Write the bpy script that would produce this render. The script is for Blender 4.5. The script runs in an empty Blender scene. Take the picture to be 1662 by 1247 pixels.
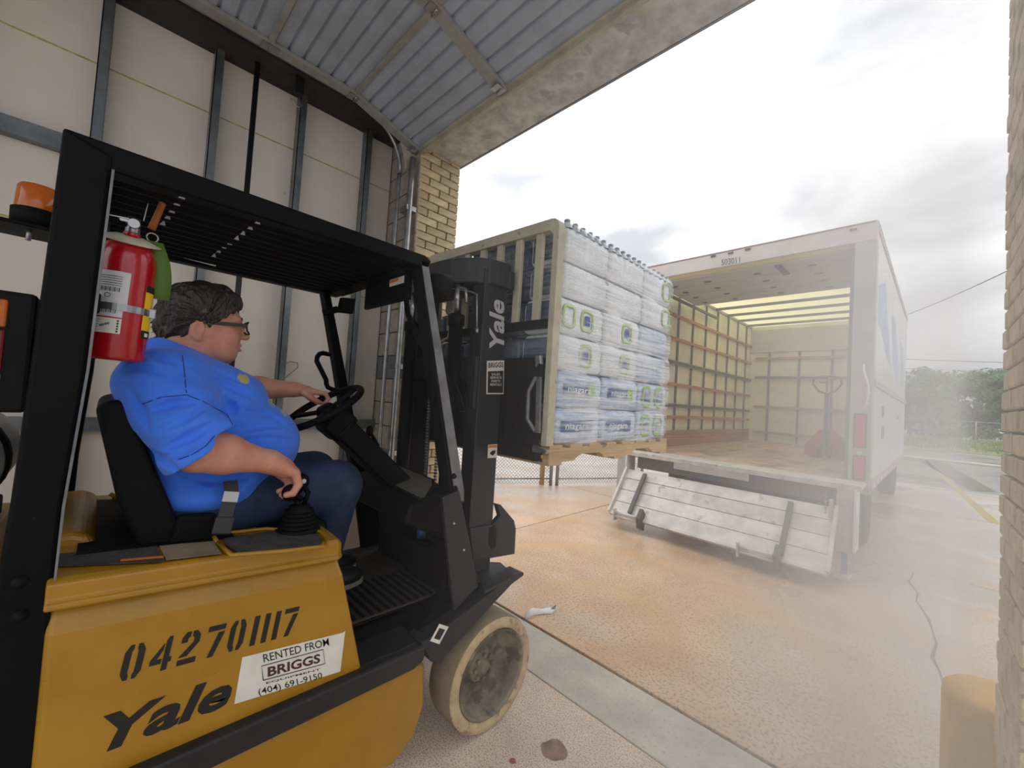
import bpy, bmesh, math, random
import numpy as np
from mathutils import Vector, Matrix, noise as mnoise
random.seed(7)
sc = bpy.context.scene
COL = sc.collection

# ------------------------------------------------------------------ camera
F_PX, CX, CY = 660.0, 831.0, 623.5
TH, PITCH, ROLL = math.radians(45), math.radians(2.0), math.atan(0.0625)
CAM = Vector((0, 0, 1.5))
FW = Vector((-math.sin(TH)*math.cos(PITCH), math.cos(TH)*math.cos(PITCH), math.sin(PITCH)))
_r0 = Vector((math.cos(TH), math.sin(TH), 0)); _u0 = _r0.cross(FW)
RT = _r0*math.cos(ROLL) + _u0*math.sin(ROLL); UP = RT.cross(FW)
cam = bpy.data.cameras.new('camera'); cam_o = bpy.data.objects.new('camera', cam); COL.objects.link(cam_o)
cam.sensor_fit = 'HORIZONTAL'; cam.sensor_width = 36; cam.lens = F_PX/1662*36
cam.clip_start = 0.02; cam.clip_end = 500
cam_o.matrix_world = Matrix(((RT.x, UP.x, -FW.x, CAM.x), (RT.y, UP.y, -FW.y, CAM.y), (RT.z, UP.z, -FW.z, CAM.z), (0, 0, 0, 1)))
sc.camera = cam_o

# ------------------------------------------------------------------ sky, exposure
sc.view_settings.view_transform = 'Standard'; sc.view_settings.look = 'None'
sc.view_settings.gamma = 1.0; sc.view_settings.use_curve_mapping = False
sc.view_settings.exposure = 0.95
SKY = 1.45      # zenith; an overcast sky falls to a third of it at the horizon
world = bpy.data.worlds.new('overcast_sky'); sc.world = world; world.use_nodes = True
nt = world.node_tree; nt.nodes.clear()
wo = nt.nodes.new('ShaderNodeOutputWorld'); bg = nt.nodes.new('ShaderNodeBackground')
tc = nt.nodes.new('ShaderNodeTexCoord'); mp = nt.nodes.new('ShaderNodeMapping'); mp.inputs['Scale'].default_value = (1.0, 1.0, 2.6); mp.inputs['Location'].default_value = (1.7, .4, 0)
nz = nt.nodes.new('ShaderNodeTexNoise'); nz.inputs['Scale'].default_value = 2.2; nz.inputs['Detail'].default_value = 7; nz.inputs['Roughness'].default_value = .55; nz.inputs['Distortion'].default_value = .5
cr = nt.nodes.new('ShaderNodeValToRGB')
cr.color_ramp.elements[0].position = .37; cr.color_ramp.elements[0].color = (.50, .515, .545, 1)
cr.color_ramp.elements[1].position = .65; cr.color_ramp.elements[1].color = (1.06, 1.07, 1.09, 1)
nt.links.new(tc.outputs['Generated'], mp.inputs['Vector']); nt.links.new(mp.outputs[0], nz.inputs['Vector'])
nt.links.new(nz.outputs['Fac'], cr.inputs[0]); nt.links.new(cr.outputs[0], bg.inputs['Color'])
sx_ = nt.nodes.new('ShaderNodeSeparateXYZ'); nt.links.new(tc.outputs['Generated'], sx_.inputs[0])
el_ = nt.nodes.new('ShaderNodeMath'); el_.operation = 'MULTIPLY_ADD'; el_.use_clamp = False; el_.inputs[1].default_value = SKY*2/3; el_.inputs[2].default_value = SKY/3
mxz = nt.nodes.new('ShaderNodeMath'); mxz.operation = 'MAXIMUM'; mxz.inputs[1].default_value = 0.0; nt.links.new(sx_.outputs['Z'], mxz.inputs[0]); nt.links.new(mxz.outputs[0], el_.inputs[0])
nt.links.new(el_.outputs[0], bg.inputs['Strength'])
nt.links.new(bg.outputs[0], wo.inputs['Surface'])
sc.cycles.max_bounces = 8; sc.cycles.diffuse_bounces = 5; sc.cycles.transparent_max_bounces = 12
sc.cycles.volume_bounces = 1

# ------------------------------------------------------------------ pixel -> place
def ray(x, y): return FW + RT*((x-CX)/F_PX) - UP*((y-CY)/F_PX)
def hit(x, y, n, c):
    n = Vector(n); d = ray(x, y); return CAM + d*((c - n.dot(CAM))/n.dot(d))
def hX(x, y, c): return hit(x, y, (1, 0, 0), c)
def hY(x, y, c): return hit(x, y, (0, 1, 0), c)
def hZ(x, y, c=0): return hit(x, y, (0, 0, 1), c)

# ------------------------------------------------------------------ materials
MATS = {}
def mat(name, col, rough=.6, metal=0., var=.12, vscale=6., bump=0., bscale=60., col2=None, spec=.5, trans=0., emit=None, rand=0., stretch=(1, 1, 1), spots=None, coat=0., rvar=0.):
    if name in MATS: return MATS[name]
    m = bpy.data.materials.new(name); m.use_nodes = True; t = m.node_tree; b = t.nodes['Principled BSDF']
    N = t.nodes.new; L = t.links.new
    b.inputs['Roughness'].default_value = rough; b.inputs['Metallic'].default_value = metal
    b.inputs['Specular IOR Level'].default_value = spec; b.inputs['Transmission Weight'].default_value = trans
    b.inputs['Coat Weight'].default_value = coat
    c2 = col2 if col2 else tuple(max(0, c*(1-var*2.2)) for c in col)
    tcn = N('ShaderNodeTexCoord'); mpn = N('ShaderNodeMapping'); mpn.inputs['Scale'].default_value = stretch
    L(tcn.outputs['Object'], mpn.inputs['Vector'])
    nn = N('ShaderNodeTexNoise'); nn.inputs['Scale'].default_value = vscale; nn.inputs['Detail'].default_value = 6; nn.inputs['Roughness'].default_value = .62
    L(mpn.outputs[0], nn.inputs['Vector'])
    rp = N('ShaderNodeValToRGB'); rp.color_ramp.elements[0].position = .32; rp.color_ramp.elements[1].position = .62
    rp.color_ramp.elements[0].color = (*c2, 1); rp.color_ramp.elements[1].color = (*col, 1)
    L(nn.outputs['Fac'], rp.inputs[0]); out = rp.outputs[0]
    if rand:
        oi = N('ShaderNodeObjectInfo'); hs = N('ShaderNodeHueSaturation'); mr = N('ShaderNodeMapRange')
        mr.inputs['To Min'].default_value = 1-rand; mr.inputs['To Max'].default_value = 1+rand
        L(oi.outputs['Random'], mr.inputs['Value']); L(mr.outputs[0], hs.inputs['Value']); L(out, hs.inputs['Color']); out = hs.outputs[0]
    if spots:   # (colour, scale, threshold, strength) worn or stained flecks
        for (sc_, ss, th, st) in spots:
            n2 = N('ShaderNodeTexNoise'); n2.inputs['Scale'].default_value = ss; n2.inputs['Detail'].default_value = 4
            L(tcn.outputs['Object'], n2.inputs['Vector'])
            r2 = N('ShaderNodeValToRGB'); r2.color_ramp.elements[0].position = th; r2.color_ramp.elements[1].position = min(1, th+.05)
            r2.color_ramp.elements[0].color = (0, 0, 0, 1); r2.color_ramp.elements[1].color = (st, st, st, 1)
            L(n2.outputs['Fac'], r2.inputs[0]); mx = N('ShaderNodeMixRGB'); mx.inputs[2].default_value = (*sc_, 1)
            L(r2.outputs[0], mx.inputs[0]); L(out, mx.inputs[1]); out = mx.outputs[0]
    L(out, b.inputs['Base Color'])
    if rvar:
        mr2 = N('ShaderNodeMapRange'); mr2.inputs['To Min'].default_value = max(.03, rough-rvar); mr2.inputs['To Max'].default_value = min(1, rough+rvar)
        mr2.inputs['From Min'].default_value = .35; mr2.inputs['From Max'].default_value = .65
        L(nn.outputs['Fac'], mr2.inputs['Value']); L(mr2.outputs[0], b.inputs['Roughness'])
    if bump:
        n3 = N('ShaderNodeTexNoise'); n3.inputs['Scale'].default_value = bscale; n3.inputs['Detail'].default_value = 3
        L(mpn.outputs[0], n3.inputs['Vector']); bp = N('ShaderNodeBump'); bp.inputs['Strength'].default_value = bump; bp.inputs['Distance'].default_value = .01
        L(n3.outputs['Fac'], bp.inputs['Height']); L(bp.outputs[0], b.inputs['Normal'])
    if emit:
        b.inputs['Emission Color'].default_value = (*emit[0], 1); b.inputs['Emission Strength'].default_value = emit[1]
    MATS[name] = m; return m

def srgb(r, g, b):
    f = lambda v: (v/255/12.92 if v/255 <= .04045 else ((v/255+.055)/1.055)**2.4)
    return (f(r), f(g), f(b))

# ------------------------------------------------------------------ mesh building
class MB:
    def __init__(s): s.v = []; s.f = []; s.sm = []
    def add(s, vs, fs, smooth=False):
        o = len(s.v); s.v += [tuple(v) for v in vs]
        for f in fs: s.f.append(tuple(i+o for i in f)); s.sm.append(smooth)
        return s
    def box(s, x0, x1, y0, y1, z0, z1):
        x0, x1 = min(x0, x1), max(x0, x1); y0, y1 = min(y0, y1), max(y0, y1); z0, z1 = min(z0, z1), max(z0, z1)
        return s.add([(x0,y0,z0),(x1,y0,z0),(x1,y1,z0),(x0,y1,z0),(x0,y0,z1),(x1,y0,z1),(x1,y1,z1),(x0,y1,z1)],
                     [(0,3,2,1),(4,5,6,7),(0,1,5,4),(1,2,6,5),(2,3,7,6),(3,0,4,7)])
    def bar(s, p0, p1, w, h, ref=(0, 0, 1), h1=None, w1=None):     # box beam from p0 to p1; h along ref, w across
        p0, p1 = Vector(p0), Vector(p1); d = (p1-p0).normalized(); r = Vector(ref); a = d.cross(r)
        if a.length < 1e-4: a = d.cross(Vector((1, 0, 0)))
        a.normalize(); b = a.cross(d).normalized(); h1 = h if h1 is None else h1; w1 = w if w1 is None else w1
        vs = [p0+a*i*w/2+b*j*h/2 for i, j in ((-1,-1),(1,-1),(1,1),(-1,1))] + [p1+a*i*w1/2+b*j*h1/2 for i, j in ((-1,-1),(1,-1),(1,1),(-1,1))]
        return s.add(vs, [(0,3,2,1),(4,5,6,7),(0,1,5,4),(1,2,6,5),(2,3,7,6),(3,0,4,7)])
    def prism(s, poly, ext):            # closed polygon of 3D points pushed along ext
        n = len(poly); e = Vector(ext); vs = [Vector(p) for p in poly]; vs += [p+e for p in vs]
        return s.add(vs, [tuple(range(n))[::-1], tuple(range(n, 2*n))] + [(i, (i+1) % n, (i+1) % n+n, i+n) for i in range(n)])
    def cyl(s, p0, p1, r, r1=None, n=16, cap=True, smooth=True):
        p0, p1 = Vector(p0), Vector(p1); r1 = r if r1 is None else r1; d = (p1-p0).normalized()
        a = d.orthogonal().normalized(); b = d.cross(a)
        vs = [p0+(a*math.cos(t)+b*math.sin(t))*r for t in [2*math.pi*i/n for i in range(n)]] + [p1+(a*math.cos(t)+b*math.sin(t))*r1 for t in [2*math.pi*i/n for i in range(n)]]
        s.add(vs, [(i, (i+1) % n, (i+1) % n+n, i+n) for i in range(n)], smooth)
        if cap: s.add(vs[:n], [tuple(range(n))[::-1]]); s.add(vs[n:], [tuple(range(n))])
        return s
    def tube(s, pts, r, n=10, cap=True, radii=None, closed=False):
        pts = [Vector(p) for p in pts]; m = len(pts); vs = []; up = None
        for i, p in enumerate(pts):
            if closed: d = (pts[(i+1) % m]-pts[i-1])
            else: d = (pts[min(i+1, m-1)]-pts[max(i-1, 0)])
            d.normalize()
            if up is None: up = d.orthogonal().normalized()
            a = (up - d*up.dot(d)); a = a.normalized() if a.length > 1e-5 else d.orthogonal().normalized(); up = a; b = d.cross(a)
            rr = radii[i] if radii else r
            vs += [p+(a*math.cos(t)+b*math.sin(t))*rr for t in [2*math.pi*k/n for k in range(n)]]
        fs = [(i*n+k, i*n+(k+1) % n, ((i+1) % m)*n+(k+1) % n, ((i+1) % m)*n+k) for i in range(m if closed else m-1) for k in range(n)]
        s.add(vs, fs, True)
        if cap and not closed: s.add(vs[:n], [tuple(range(n))[::-1]]); s.add(vs[-n:], [tuple(range(n))])
        return s
    def lathe(s, prof, c, axis=(0, 0, 1), n=32, smooth=True):   # prof: (radius, height along axis)
        c = Vector(c); d = Vector(axis).normalized(); a = d.orthogonal().normalized(); b = d.cross(a); vs = []
        for r, h in prof: vs += [c+d*h+(a*math.cos(t)+b*math.sin(t))*r for t in [2*math.pi*k/n for k in range(n)]]
        return s.add(vs, [(i*n+k, i*n+(k+1) % n, (i+1)*n+(k+1) % n, (i+1)*n+k) for i in range(len(prof)-1) for k in range(n)], smooth)
    def ell(s, c, r, n=16, m=10, rot=None):
        c = Vector(c); vs = []; R = rot if rot else Matrix.Identity(3)
        for i in range(m+1):
            p = math.pi*i/m
            for k in range(n):
                t = 2*math.pi*k/n; vs.append(c + R @ Vector((r[0]*math.sin(p)*math.cos(t), r[1]*math.sin(p)*math.sin(t), r[2]*math.cos(p))))
        return s.add(vs, [(i*n+k, (i+1)*n+k, (i+1)*n+(k+1) % n, i*n+(k+1) % n) for i in range(m) for k in range(n)], True)
    def build(s, name, m, parent=None, bevel=0., seg=2, world=True, kind=None, label=None):
        me = bpy.data.meshes.new(name); vs = s.v
        if parent is not None and world:
            W = WM[parent.name_full].inverted(); vs = [tuple(W @ Vector(v)) for v in vs]
        me.from_pydata(vs, [], s.f); me.polygons.foreach_set('use_smooth', s.sm)
        bm = bmesh.new(); bm.from_mesh(me); bmesh.ops.remove_doubles(bm, verts=bm.verts, dist=1e-5); bmesh.ops.recalc_face_normals(bm, faces=bm.faces); bm.to_mesh(me); bm.free()
        me.materials.append(MATS[m] if isinstance(m, str) else m)
        return link(name, me, parent, bevel, seg, kind, label)
WM = {}
def link(name, me, parent=None, bevel=0., seg=2, kind=None, label=None, loc=None):
    o = bpy.data.objects.new(name, me); COL.objects.link(o)
    if parent is not None: o.parent = parent; WM[o.name_full] = WM[parent.name_full]
    else: WM[o.name_full] = Matrix.Identity(4)
    if loc is not None: o.location = loc
    if bevel:
        b = o.modifiers.new('bevel', 'BEVEL'); b.width = bevel; b.segments = seg; b.limit_method = 'ANGLE'; b.angle_limit = .6; b.harden_normals = False
    if kind: o['kind'] = kind
    if label: o['label'] = label
    return o
def thing(name, label, cat, loc=(0, 0, 0), rz=0., group=None):
    o = bpy.data.objects.new(name, None); COL.objects.link(o); o.location = loc; o.rotation_euler = (0, 0, rz); o.empty_display_size = .1
    WM[o.name_full] = Matrix.Translation(Vector(loc)) @ Matrix.Rotation(rz, 4, 'Z')
    return tag(o, label, cat, group)
def tag(o, label, cat, group=None):
    o['label'] = label; o['category'] = cat
    if group: o['group'] = group
    return o
def struct_root(name, label, loc=(0, 0, 0)):
    o = bpy.data.objects.new(name, None); COL.objects.link(o); o.location = loc; o.empty_display_size = .1
    WM[o.name_full] = Matrix.Translation(Vector(loc)); o['kind'] = 'structure'; o['label'] = label; return o
def struct(o, label): o['kind'] = 'structure'; o['label'] = label; return o
def text_mb(txt, org, right, up, size, off=0.0, shear=0.0, depth=.001, spacing=1.0, align='LEFT', width=None, bold=0.0):
    """flat lettering as a mesh: origin, right and up directions in the world"""
    cu = bpy.data.curves.new('t', 'FONT'); cu.body = txt; cu.size = 1.0; cu.offset = bold; cu.shear = shear; cu.space_character = spacing; cu.resolution_u = 3
    cu.align_x = align; cu.extrude = 0
    ob = bpy.data.objects.new('t', cu); COL.objects.link(ob); bpy.context.view_layer.update()
    me = ob.evaluated_get(bpy.context.evaluated_depsgraph_get()).to_mesh()
    vs = [v.co.copy() for v in me.vertices]; fs = [tuple(p.vertices) for p in me.polygons]
    bpy.data.objects.remove(ob); bpy.data.curves.remove(cu)
    right = Vector(right).normalized(); up = Vector(up).normalized(); nrm = right.cross(up).normalized(); org = Vector(org)
    xs = [v.x for v in vs]; k = size; kx = size
    if width: kx = width/(max(xs)-min(xs))
    x0 = min(xs) if align == 'LEFT' else 0
    m = MB(); m.add([org + right*((v.x-x0)*kx) + up*(v.y*k) + nrm*(off) for v in vs], fs); return m
def hull_poly(pts, plane, c): return [plane(x, y, c) for x, y in pts]
# ------------------------------------------------------------------ materials of the place
mat('panel_white', srgb(238, 231, 217), .75, var=.05, vscale=1.6, spots=[(srgb(120, 105, 85), 9, .72, .5)])
mat('steel_stud', srgb(138, 144, 148), .42, .75, var=.2, vscale=5)
mat('galvanised', srgb(170, 172, 172), .32, .85, var=.16, vscale=14)
mat('black_pipe', srgb(32, 32, 34), .5)
mat('beam_dark', srgb(58, 54, 52), .8, var=.2, vscale=8)
mat('door_grey', srgb(178, 188, 204), .5, .25, var=.1, vscale=3)
mat('door_rail', srgb(168, 168, 162), .5, .3, var=.12, vscale=7)
mat('rail_cream', srgb(186, 178, 158), .55, .1, var=.15, vscale=9)
mat('lintel', srgb(206, 206, 203), .85, var=.22, vscale=7, bump=.5, bscale=30, spots=[(srgb(140, 142, 140), 6, .60, .6), (srgb(190, 170, 140), 4, .64, .4)])
mat('brick_tan', srgb(216, 194, 156), .85, var=.14, vscale=26, bump=.5, bscale=90, rand=.16, spots=[(srgb(120, 92, 55), 60, .66, .6)])
mat('mortar', srgb(128, 112, 88), .95, var=.15, vscale=30)
mat('block_grey', srgb(176, 166, 152), .9, var=.14, vscale=12, bump=.4, bscale=70, rand=.06)
mat('block_dark', srgb(112, 118, 122), .8, var=.1)
mat('ceiling_dark', srgb(170, 170, 168), .9)
mat('floor_agg', srgb(228, 208, 186), .75, var=.1, vscale=3, bump=.3, bscale=120, spots=[(srgb(146, 112, 94), 150, .53, .7), (srgb(140, 124, 108), 90, .62, .5)])
mat('sill', srgb(202, 193, 178), .8, var=.12, vscale=4, bump=.15, bscale=140, spots=[(srgb(150, 138, 120), 55, .6, .5)])
mat('crack', srgb(78, 64, 54), .95)
mat('asphalt', srgb(136, 130, 122), .38, var=.22, vscale=.35, rvar=.25)
mat('patch', srgb(86, 84, 74), .6, var=.15, vscale=1)
mat('line_yellow', srgb(196, 172, 96), .7, var=.3, vscale=8)
mat('grass', srgb(132, 150, 62), .9, var=.25, vscale=1.5)
mat('leaf', srgb(112, 150, 86), .75, var=.3, vscale=.9)
mat('leaf2', srgb(98, 138, 94), .75, var=.3, vscale=.9)
mat('bark', srgb(84, 70, 58), .9)
mat('wire_dark', srgb(70, 70, 70), .6)
mat('white_plastic', srgb(238, 240, 244), .4, var=.03)
mat('oil_stain', srgb(150, 116, 98), .8, var=.25, vscale=18)
mat('rust_stain', srgb(150, 84, 72), .8)
mat('bollard', srgb(222, 172, 60), .55, var=.1, vscale=10)

def slab_mat():
    m = bpy.data.materials.new('slab_stained'); m.use_nodes = True; t = m.node_tree; b = t.nodes['Principled BSDF']; N = t.nodes.new; L = t.links.new
    tcn = N('ShaderNodeTexCoord')
    def noi(scale, det=6, dist=0.):
        n = N('ShaderNodeTexNoise'); n.inputs['Scale'].default_value = scale; n.inputs['Detail'].default_value = det; n.inputs['Distortion'].default_value = dist; L(tcn.outputs['Object'], n.inputs['Vector']); return n
    def ramp(src, p0, p1, c0, c1):
        r = N('ShaderNodeValToRGB'); r.color_ramp.elements[0].position = p0; r.color_ramp.elements[1].position = p1; r.color_ramp.elements[0].color = (*c0, 1); r.color_ramp.elements[1].color = (*c1, 1); L(src, r.inputs[0]); return r
    base = ramp(noi(1.1).outputs['Fac'], .35, .65, srgb(176, 166, 156), srgb(202, 193, 183))
    clay = ramp(noi(2.5).outputs['Fac'], .3, .7, srgb(190, 150, 108), srgb(214, 178, 138))
    # clay tracked out of the doorway: strongest around the door, fading with distance
    mp_ = N('ShaderNodeMapping'); mp_.inputs['Location'].default_value = (.60, -.50, 0); mp_.inputs['Scale'].default_value = (.30, .17, 1); L(tcn.outputs['Object'], mp_.inputs['Vector'])
    gr = N('ShaderNodeTexGradient'); gr.gradient_type = 'SPHERICAL'; L(mp_.outputs[0], gr.inputs['Vector'])
    nn = noi(.9, 7, 1.2); ad = N('ShaderNodeMath'); ad.operation = 'MULTIPLY_ADD'; ad.inputs[1].default_value = .9; L(nn.outputs['Fac'], ad.inputs[0]); L(gr.outputs['Fac'], ad.inputs[2])
    msk = ramp(ad.outputs[0], .50, 1.05, (0, 0, 0), (.95, .95, .95))
    mx = N('ShaderNodeMixRGB'); L(msk.outputs[0], mx.inputs[0]); L(base.outputs[0], mx.inputs[1]); L(clay.outputs[0], mx.inputs[2])
    sp = ramp(noi(60, 4).outputs['Fac'], .52, .62, (0, 0, 0), (.6, .6, .6)); m2 = N('ShaderNodeMixRGB'); m2.inputs[2].default_value = (*srgb(112, 92, 74), 1); L(sp.outputs[0], m2.inputs[0]); L(mx.outputs[0], m2.inputs[1])
    # arcs left by turning wheels
    wv = N('ShaderNodeTexWave'); wv.wave_type = 'RINGS'; wv.rings_direction = 'Z'; wv.inputs['Scale'].default_value = .34; wv.inputs['Distortion'].default_value = 1.2; wv.inputs['Detail'].default_value = 2
    mpw = N('ShaderNodeMapping'); mpw.inputs['Location'].default_value = (1.6, -.4, 0); L(tcn.outputs['Object'], mpw.inputs['Vector']); L(mpw.outputs[0], wv.inputs['Vector'])
    wr = ramp(wv.outputs['Fac'], .78, .95, (0, 0, 0), (.35, .35, .35)); m3 = N('ShaderNodeMixRGB'); m3.inputs[2].default_value = (*srgb(200, 150, 92), 1); L(wr.outputs[0], m3.inputs[0]); L(m2.outputs[0], m3.inputs[1])
    L(m3.outputs[0], b.inputs['Base Color'])
    rr = ramp(noi(.75, 5, .6).outputs['Fac'], .38, .62, (.16, .16, .16), (.55, .55, .55)); L(rr.outputs[0], b.inputs['Roughness'])
    bp = N('ShaderNodeBump'); bp.inputs['Strength'].default_value = .12; bp.inputs['Distance'].default_value = .01; L(noi(110, 3).outputs['Fac'], bp.inputs['Height']); L(bp.outputs[0], b.inputs['Normal'])
    MATS['slab_stained'] = m
slab_mat()

# ------------------------------------------------------------------ floor, sill, ground
XW, YI, YO, XJL, XJR, ZL = -3.45, 1.72, 2.13, -2.95, 0.20, 3.55
struct(MB().box(-3.7, 3.0, -4.5, 1.762, -.15, 0).build('floor', 'floor_agg'), 'speckled exposed aggregate concrete floor inside the loading bay')
struct(MB().box(-3.7, 3.0, 1.772, 2.120, -.15, 0).build('trim_1', 'sill', bevel=.006), 'smooth pale concrete strip across the doorway')
struct(MB().box(-3.6, 2.9, 1.5, 2.3, -.35, -.02).build('trim_2', 'crack'), 'dark joint filler under the doorway slabs')
g = struct_root('ground', 'wet concrete apron of large slabs outside the door', (0, 2.13, 0))
xs = [(-12, -3.256), (-3.244, 3.4), (3.412, 12)]; ys = [(2.142, 5.94), (5.952, 10.05), (10.062, 14.3)]
for x0, x1 in xs:
    for y0, y1 in ys:
        MB().box(x0, x1, y0, y1, -.12, 0).build('slab', 'slab_stained', g, bevel=.004)
MB().box(-12, 12, 2.2, 14.2, -.3, -.016).build('joint_filler', 'crack', g)
struct(MB().box(-60, 60, 14.31, 120, -.3, -.004).build('yard', 'asphalt'), 'wet grey asphalt yard beyond the concrete apron')
struct(MB().box(-60, -12.01, 2.1, 14.3, -.3, -.004).build('yard_side', 'asphalt'), 'pale yard surface to the left behind the fence')
struct(MB().box(12.01, 60, -30, 14.3, -.3, -.004).build('yard_far_side', 'asphalt'), 'pale yard surface on the far right')
# crack in the slab, faded line, patches, spots
cp = [hZ(x, y) for x, y in ((1483, 929), (1475, 945), (1490, 963), (1487, 975), (1500, 995), (1507, 1006), (1512, 1020), (1520, 1045), (1513, 1068), (1525, 1090), (1533, 1116))]
m = MB()
for i in range(len(cp)-1):
    a, b = cp[i], cp[i+1]; w0, w1 = .004+.006*((i*7) % 3)/2, .004+.006*(((i+1)*7) % 3)/2
    m.add([a+Vector((-w0, 0, .0015)), a+Vector((w0, 0, .0015)), b+Vector((w1, 0, .0015)), b+Vector((-w1, 0, .0015))], [(0, 1, 2, 3)])
m.build('crack', 'crack', g)
m = MB(); m.bar((.06, 29, .002), (.9, 10.1, .002), .12, .004); struct(m.build('trim_3', 'line_yellow'), 'faded yellow painted line on the wet asphalt')
m = MB(); m.prism([(.0, 24, 0), (.75, 25, 0), (1.35, 15, 0), (.95, 14.6, 0)], (0, 0, .004)); struct(m.build('trim_4', 'patch'), 'dark patched strip in the asphalt')
m = MB(); m.box(-9, 9, 24.5, 25.1, -.01, .07); struct(m.build('trim_5', 'sill', bevel=.02), 'low concrete kerb across the far yard')
def blot(name, c, r, mt, n=28, par=None):
    m = MB(); vs = [(c[0], c[1], .0016)] + [(c[0]+math.cos(2*math.pi*i/n)*r*(1+.08*math.sin(i*.9)+.05*math.cos(i*1.6)), c[1]+math.sin(2*math.pi*i/n)*r*(1+.08*math.cos(i*.67)), .0016) for i in range(n)]
    return m.add(vs, [(0, 1+i, 1+(i+1) % n) for i in range(n)]).build(name, mt)
struct(blot('trim_6', hZ(900, 1218), .055, 'oil_stain'), 'round brown oil stain on the speckled floor')
struct(blot('trim_7', hZ(832, 1236), .014, 'rust_stain'), 'small red spot on the speckled floor')

# ------------------------------------------------------------------ left wall: insulated panels on steel studs
wl = struct_root('wall_left', 'steel framed wall lined with off-white insulated panels', (XW, 0, 0))
MB().box(XW-.16, XW-.045, -4.5, YI, 0, 4.3).build('backing', 'beam_dark', wl)
studs = [1.46-.53*k for k in range(8)]
rows = [0.02, 1.16, 2.30, 3.31, 4.25]; edges = [YI] + studs + [-3.2]
for i in range(len(edges)-1):
    for j in range(4):
        MB().box(XW-.045, XW, edges[i+1]+.003, edges[i]-.003, rows[j]+.003, rows[j+1]-.003).build('panel', 'panel_white', wl, bevel=.003)
for k, y in enumerate(studs):
    m = MB(); m.box(XW, XW+.088, y-.024, y-.019, 0, 4.2).box(XW+.083, XW+.088, y-.024, y+.024, 0, 4.2).box(XW, XW+.004, y-.024, y+.024, 0, 4.2)
    m.build('stud', 'steel_stud', wl)
mat('seam_foam', srgb(206, 196, 128), .9, var=.2, vscale=20)
for z in (2.30, 3.31):
    MB().box(XW, XW+.002, -3.2, YI, z-.0045, z+.0045).build('seam', 'seam_foam', wl)
MB().box(XW, XW+.07, -3.2, -.155, 2.72, 2.81).build('girt', 'steel_stud', wl)
MB().box(XW, XW+.05, -3.2, YI, 1.155, 1.235).build('girt', 'steel_stud', wl)
p = hX(410, 200, -3.3); MB().cyl((-3.3, p.y, 0), (-3.3, p.y, 3.75), .017, n=12).build('pipe', 'black_pipe', wl)
# a loop of grey cable hanging on the wall
cc = hX(475, 600, XW+.03); m = MB()
m.tube([cc+Vector((0, -.10+.0, -.12)), cc+Vector((0, -.02, -.04)), cc+Vector((0, .035, .02)), cc+Vector((0, .03, .055)), cc+Vector((0, -.02, .06)), cc+Vector((0, -.06, .035)), cc+Vector((0, -.09, -.03)), cc+Vector((.0, -.1, -.3))], .004, n=6)
tag(m.build('cable', 'galvanised'), 'thin grey cable loop hanging on the panelled wall', 'cable')
struct(MB().box(XW-.16, -3.16, -4.5, YI, 3.72, 3.95).build('trim_8', 'beam_dark', bevel=.006), 'dark beam along the top of the panelled wall')
# clevis hook under the beam
hk = hX(485, 150, -3.2); t = thing('hanging_hook', 'small steel hook hanging from the dark beam above the pole', 'hook', (hk.x, hk.y, hk.z-.1))
MB().box(hk.x-.012, hk.x+.012, hk.y-.03, hk.y+.03, hk.z-.02, 3.72).build('plate', 'black_pipe', t, bevel=.004)
h0 = hX(483, 168, -3.2); MB().tube([h0+Vector((0, .02, .03)), h0+Vector((0, .025, 0)), h0+Vector((0, .01, -.022)), h0+Vector((0, -.012, -.022)), h0+Vector((0, -.025, 0)), h0+Vector((0, -.045, .012))], .006, n=8).build('hook', 'galvanised', t)

# ------------------------------------------------------------------ front wall: block corner, brick jambs, lintel
wf = struct_root('wall_front', 'block wall corner and tan brick jamb left of the door opening', (-3.2, YI, 0))
MB().box(XW-.16, XJL-.02, YI+.02, YO-.02, 0, 3.95).build('core', 'mortar', wf)
bw, bh = .39, .19
for c in range(20):
    z = c*.2; x = XJL - (.0 if c % 2 else .195)
    xr = XJL
    cuts = [xr] + ([xr-.2] if c % 2 else []) ; xx = cuts[-1]
    while xx > XW+.01: xx = max(XW, xx-.4); cuts.append(xx)
    for a, b in zip(cuts[1:], cuts[:-1]):
        if b-a > .03: MB().box(a+.005, b-.005, YI-.002, YI+.03, z+.005, z+.195).build('block', 'block_dark' if c in (8,) else 'block_grey', wf, bevel=.004)
def bricks(root, xface, sgn):
    zc = 0; c = 0; meshes = {}
    while zc < ZL-.02:
        lay = [(YI, YI+.203), (YI+.207, YO)] if c % 2 else [(YI, YI+.1), (YI+.104, YI+.303), (YI+.307, YO)]
        for a, b in lay:
            k = round(b-a, 3)
            if k not in meshes:
                o = MB().box(-.05, .05, .004, k-.004, .004, .0637).build('brick', 'brick_tan', root, bevel=0, world=False); meshes[k] = o.data
                bm = bmesh.new(); bm.from_mesh(o.data); bmesh.ops.bevel(bm, geom=bm.edges[:], offset=.004, segments=1, affect='EDGES'); bm.to_mesh(o.data); bm.free()
            else: o = link('brick', meshes[k], root)
            o.location = Vector((xface - sgn*.05 + random.uniform(-.0025, .0025), a, zc)) - root.location
        zc += .0677; c += 1
bricks(wf, XJL, 1)
wr = struct_root('wall_right', 'tan brick jamb at the right edge of the door opening', (.6, YI, 0))
MB().box(XJR+.02, 1.6, YI+.02, YO-.02, 0, 3.95).build('core', 'mortar', wr)
bricks(wr, XJR, -1)
MB().box(XJR+.1, 1.6, YI, YI+.03, 0, 3.95).build('facing', 'block_grey', wr)
li = struct_root('trim_9', 'mottled concrete lintel over the door opening', (-1.4, 1.9, ZL))
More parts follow.
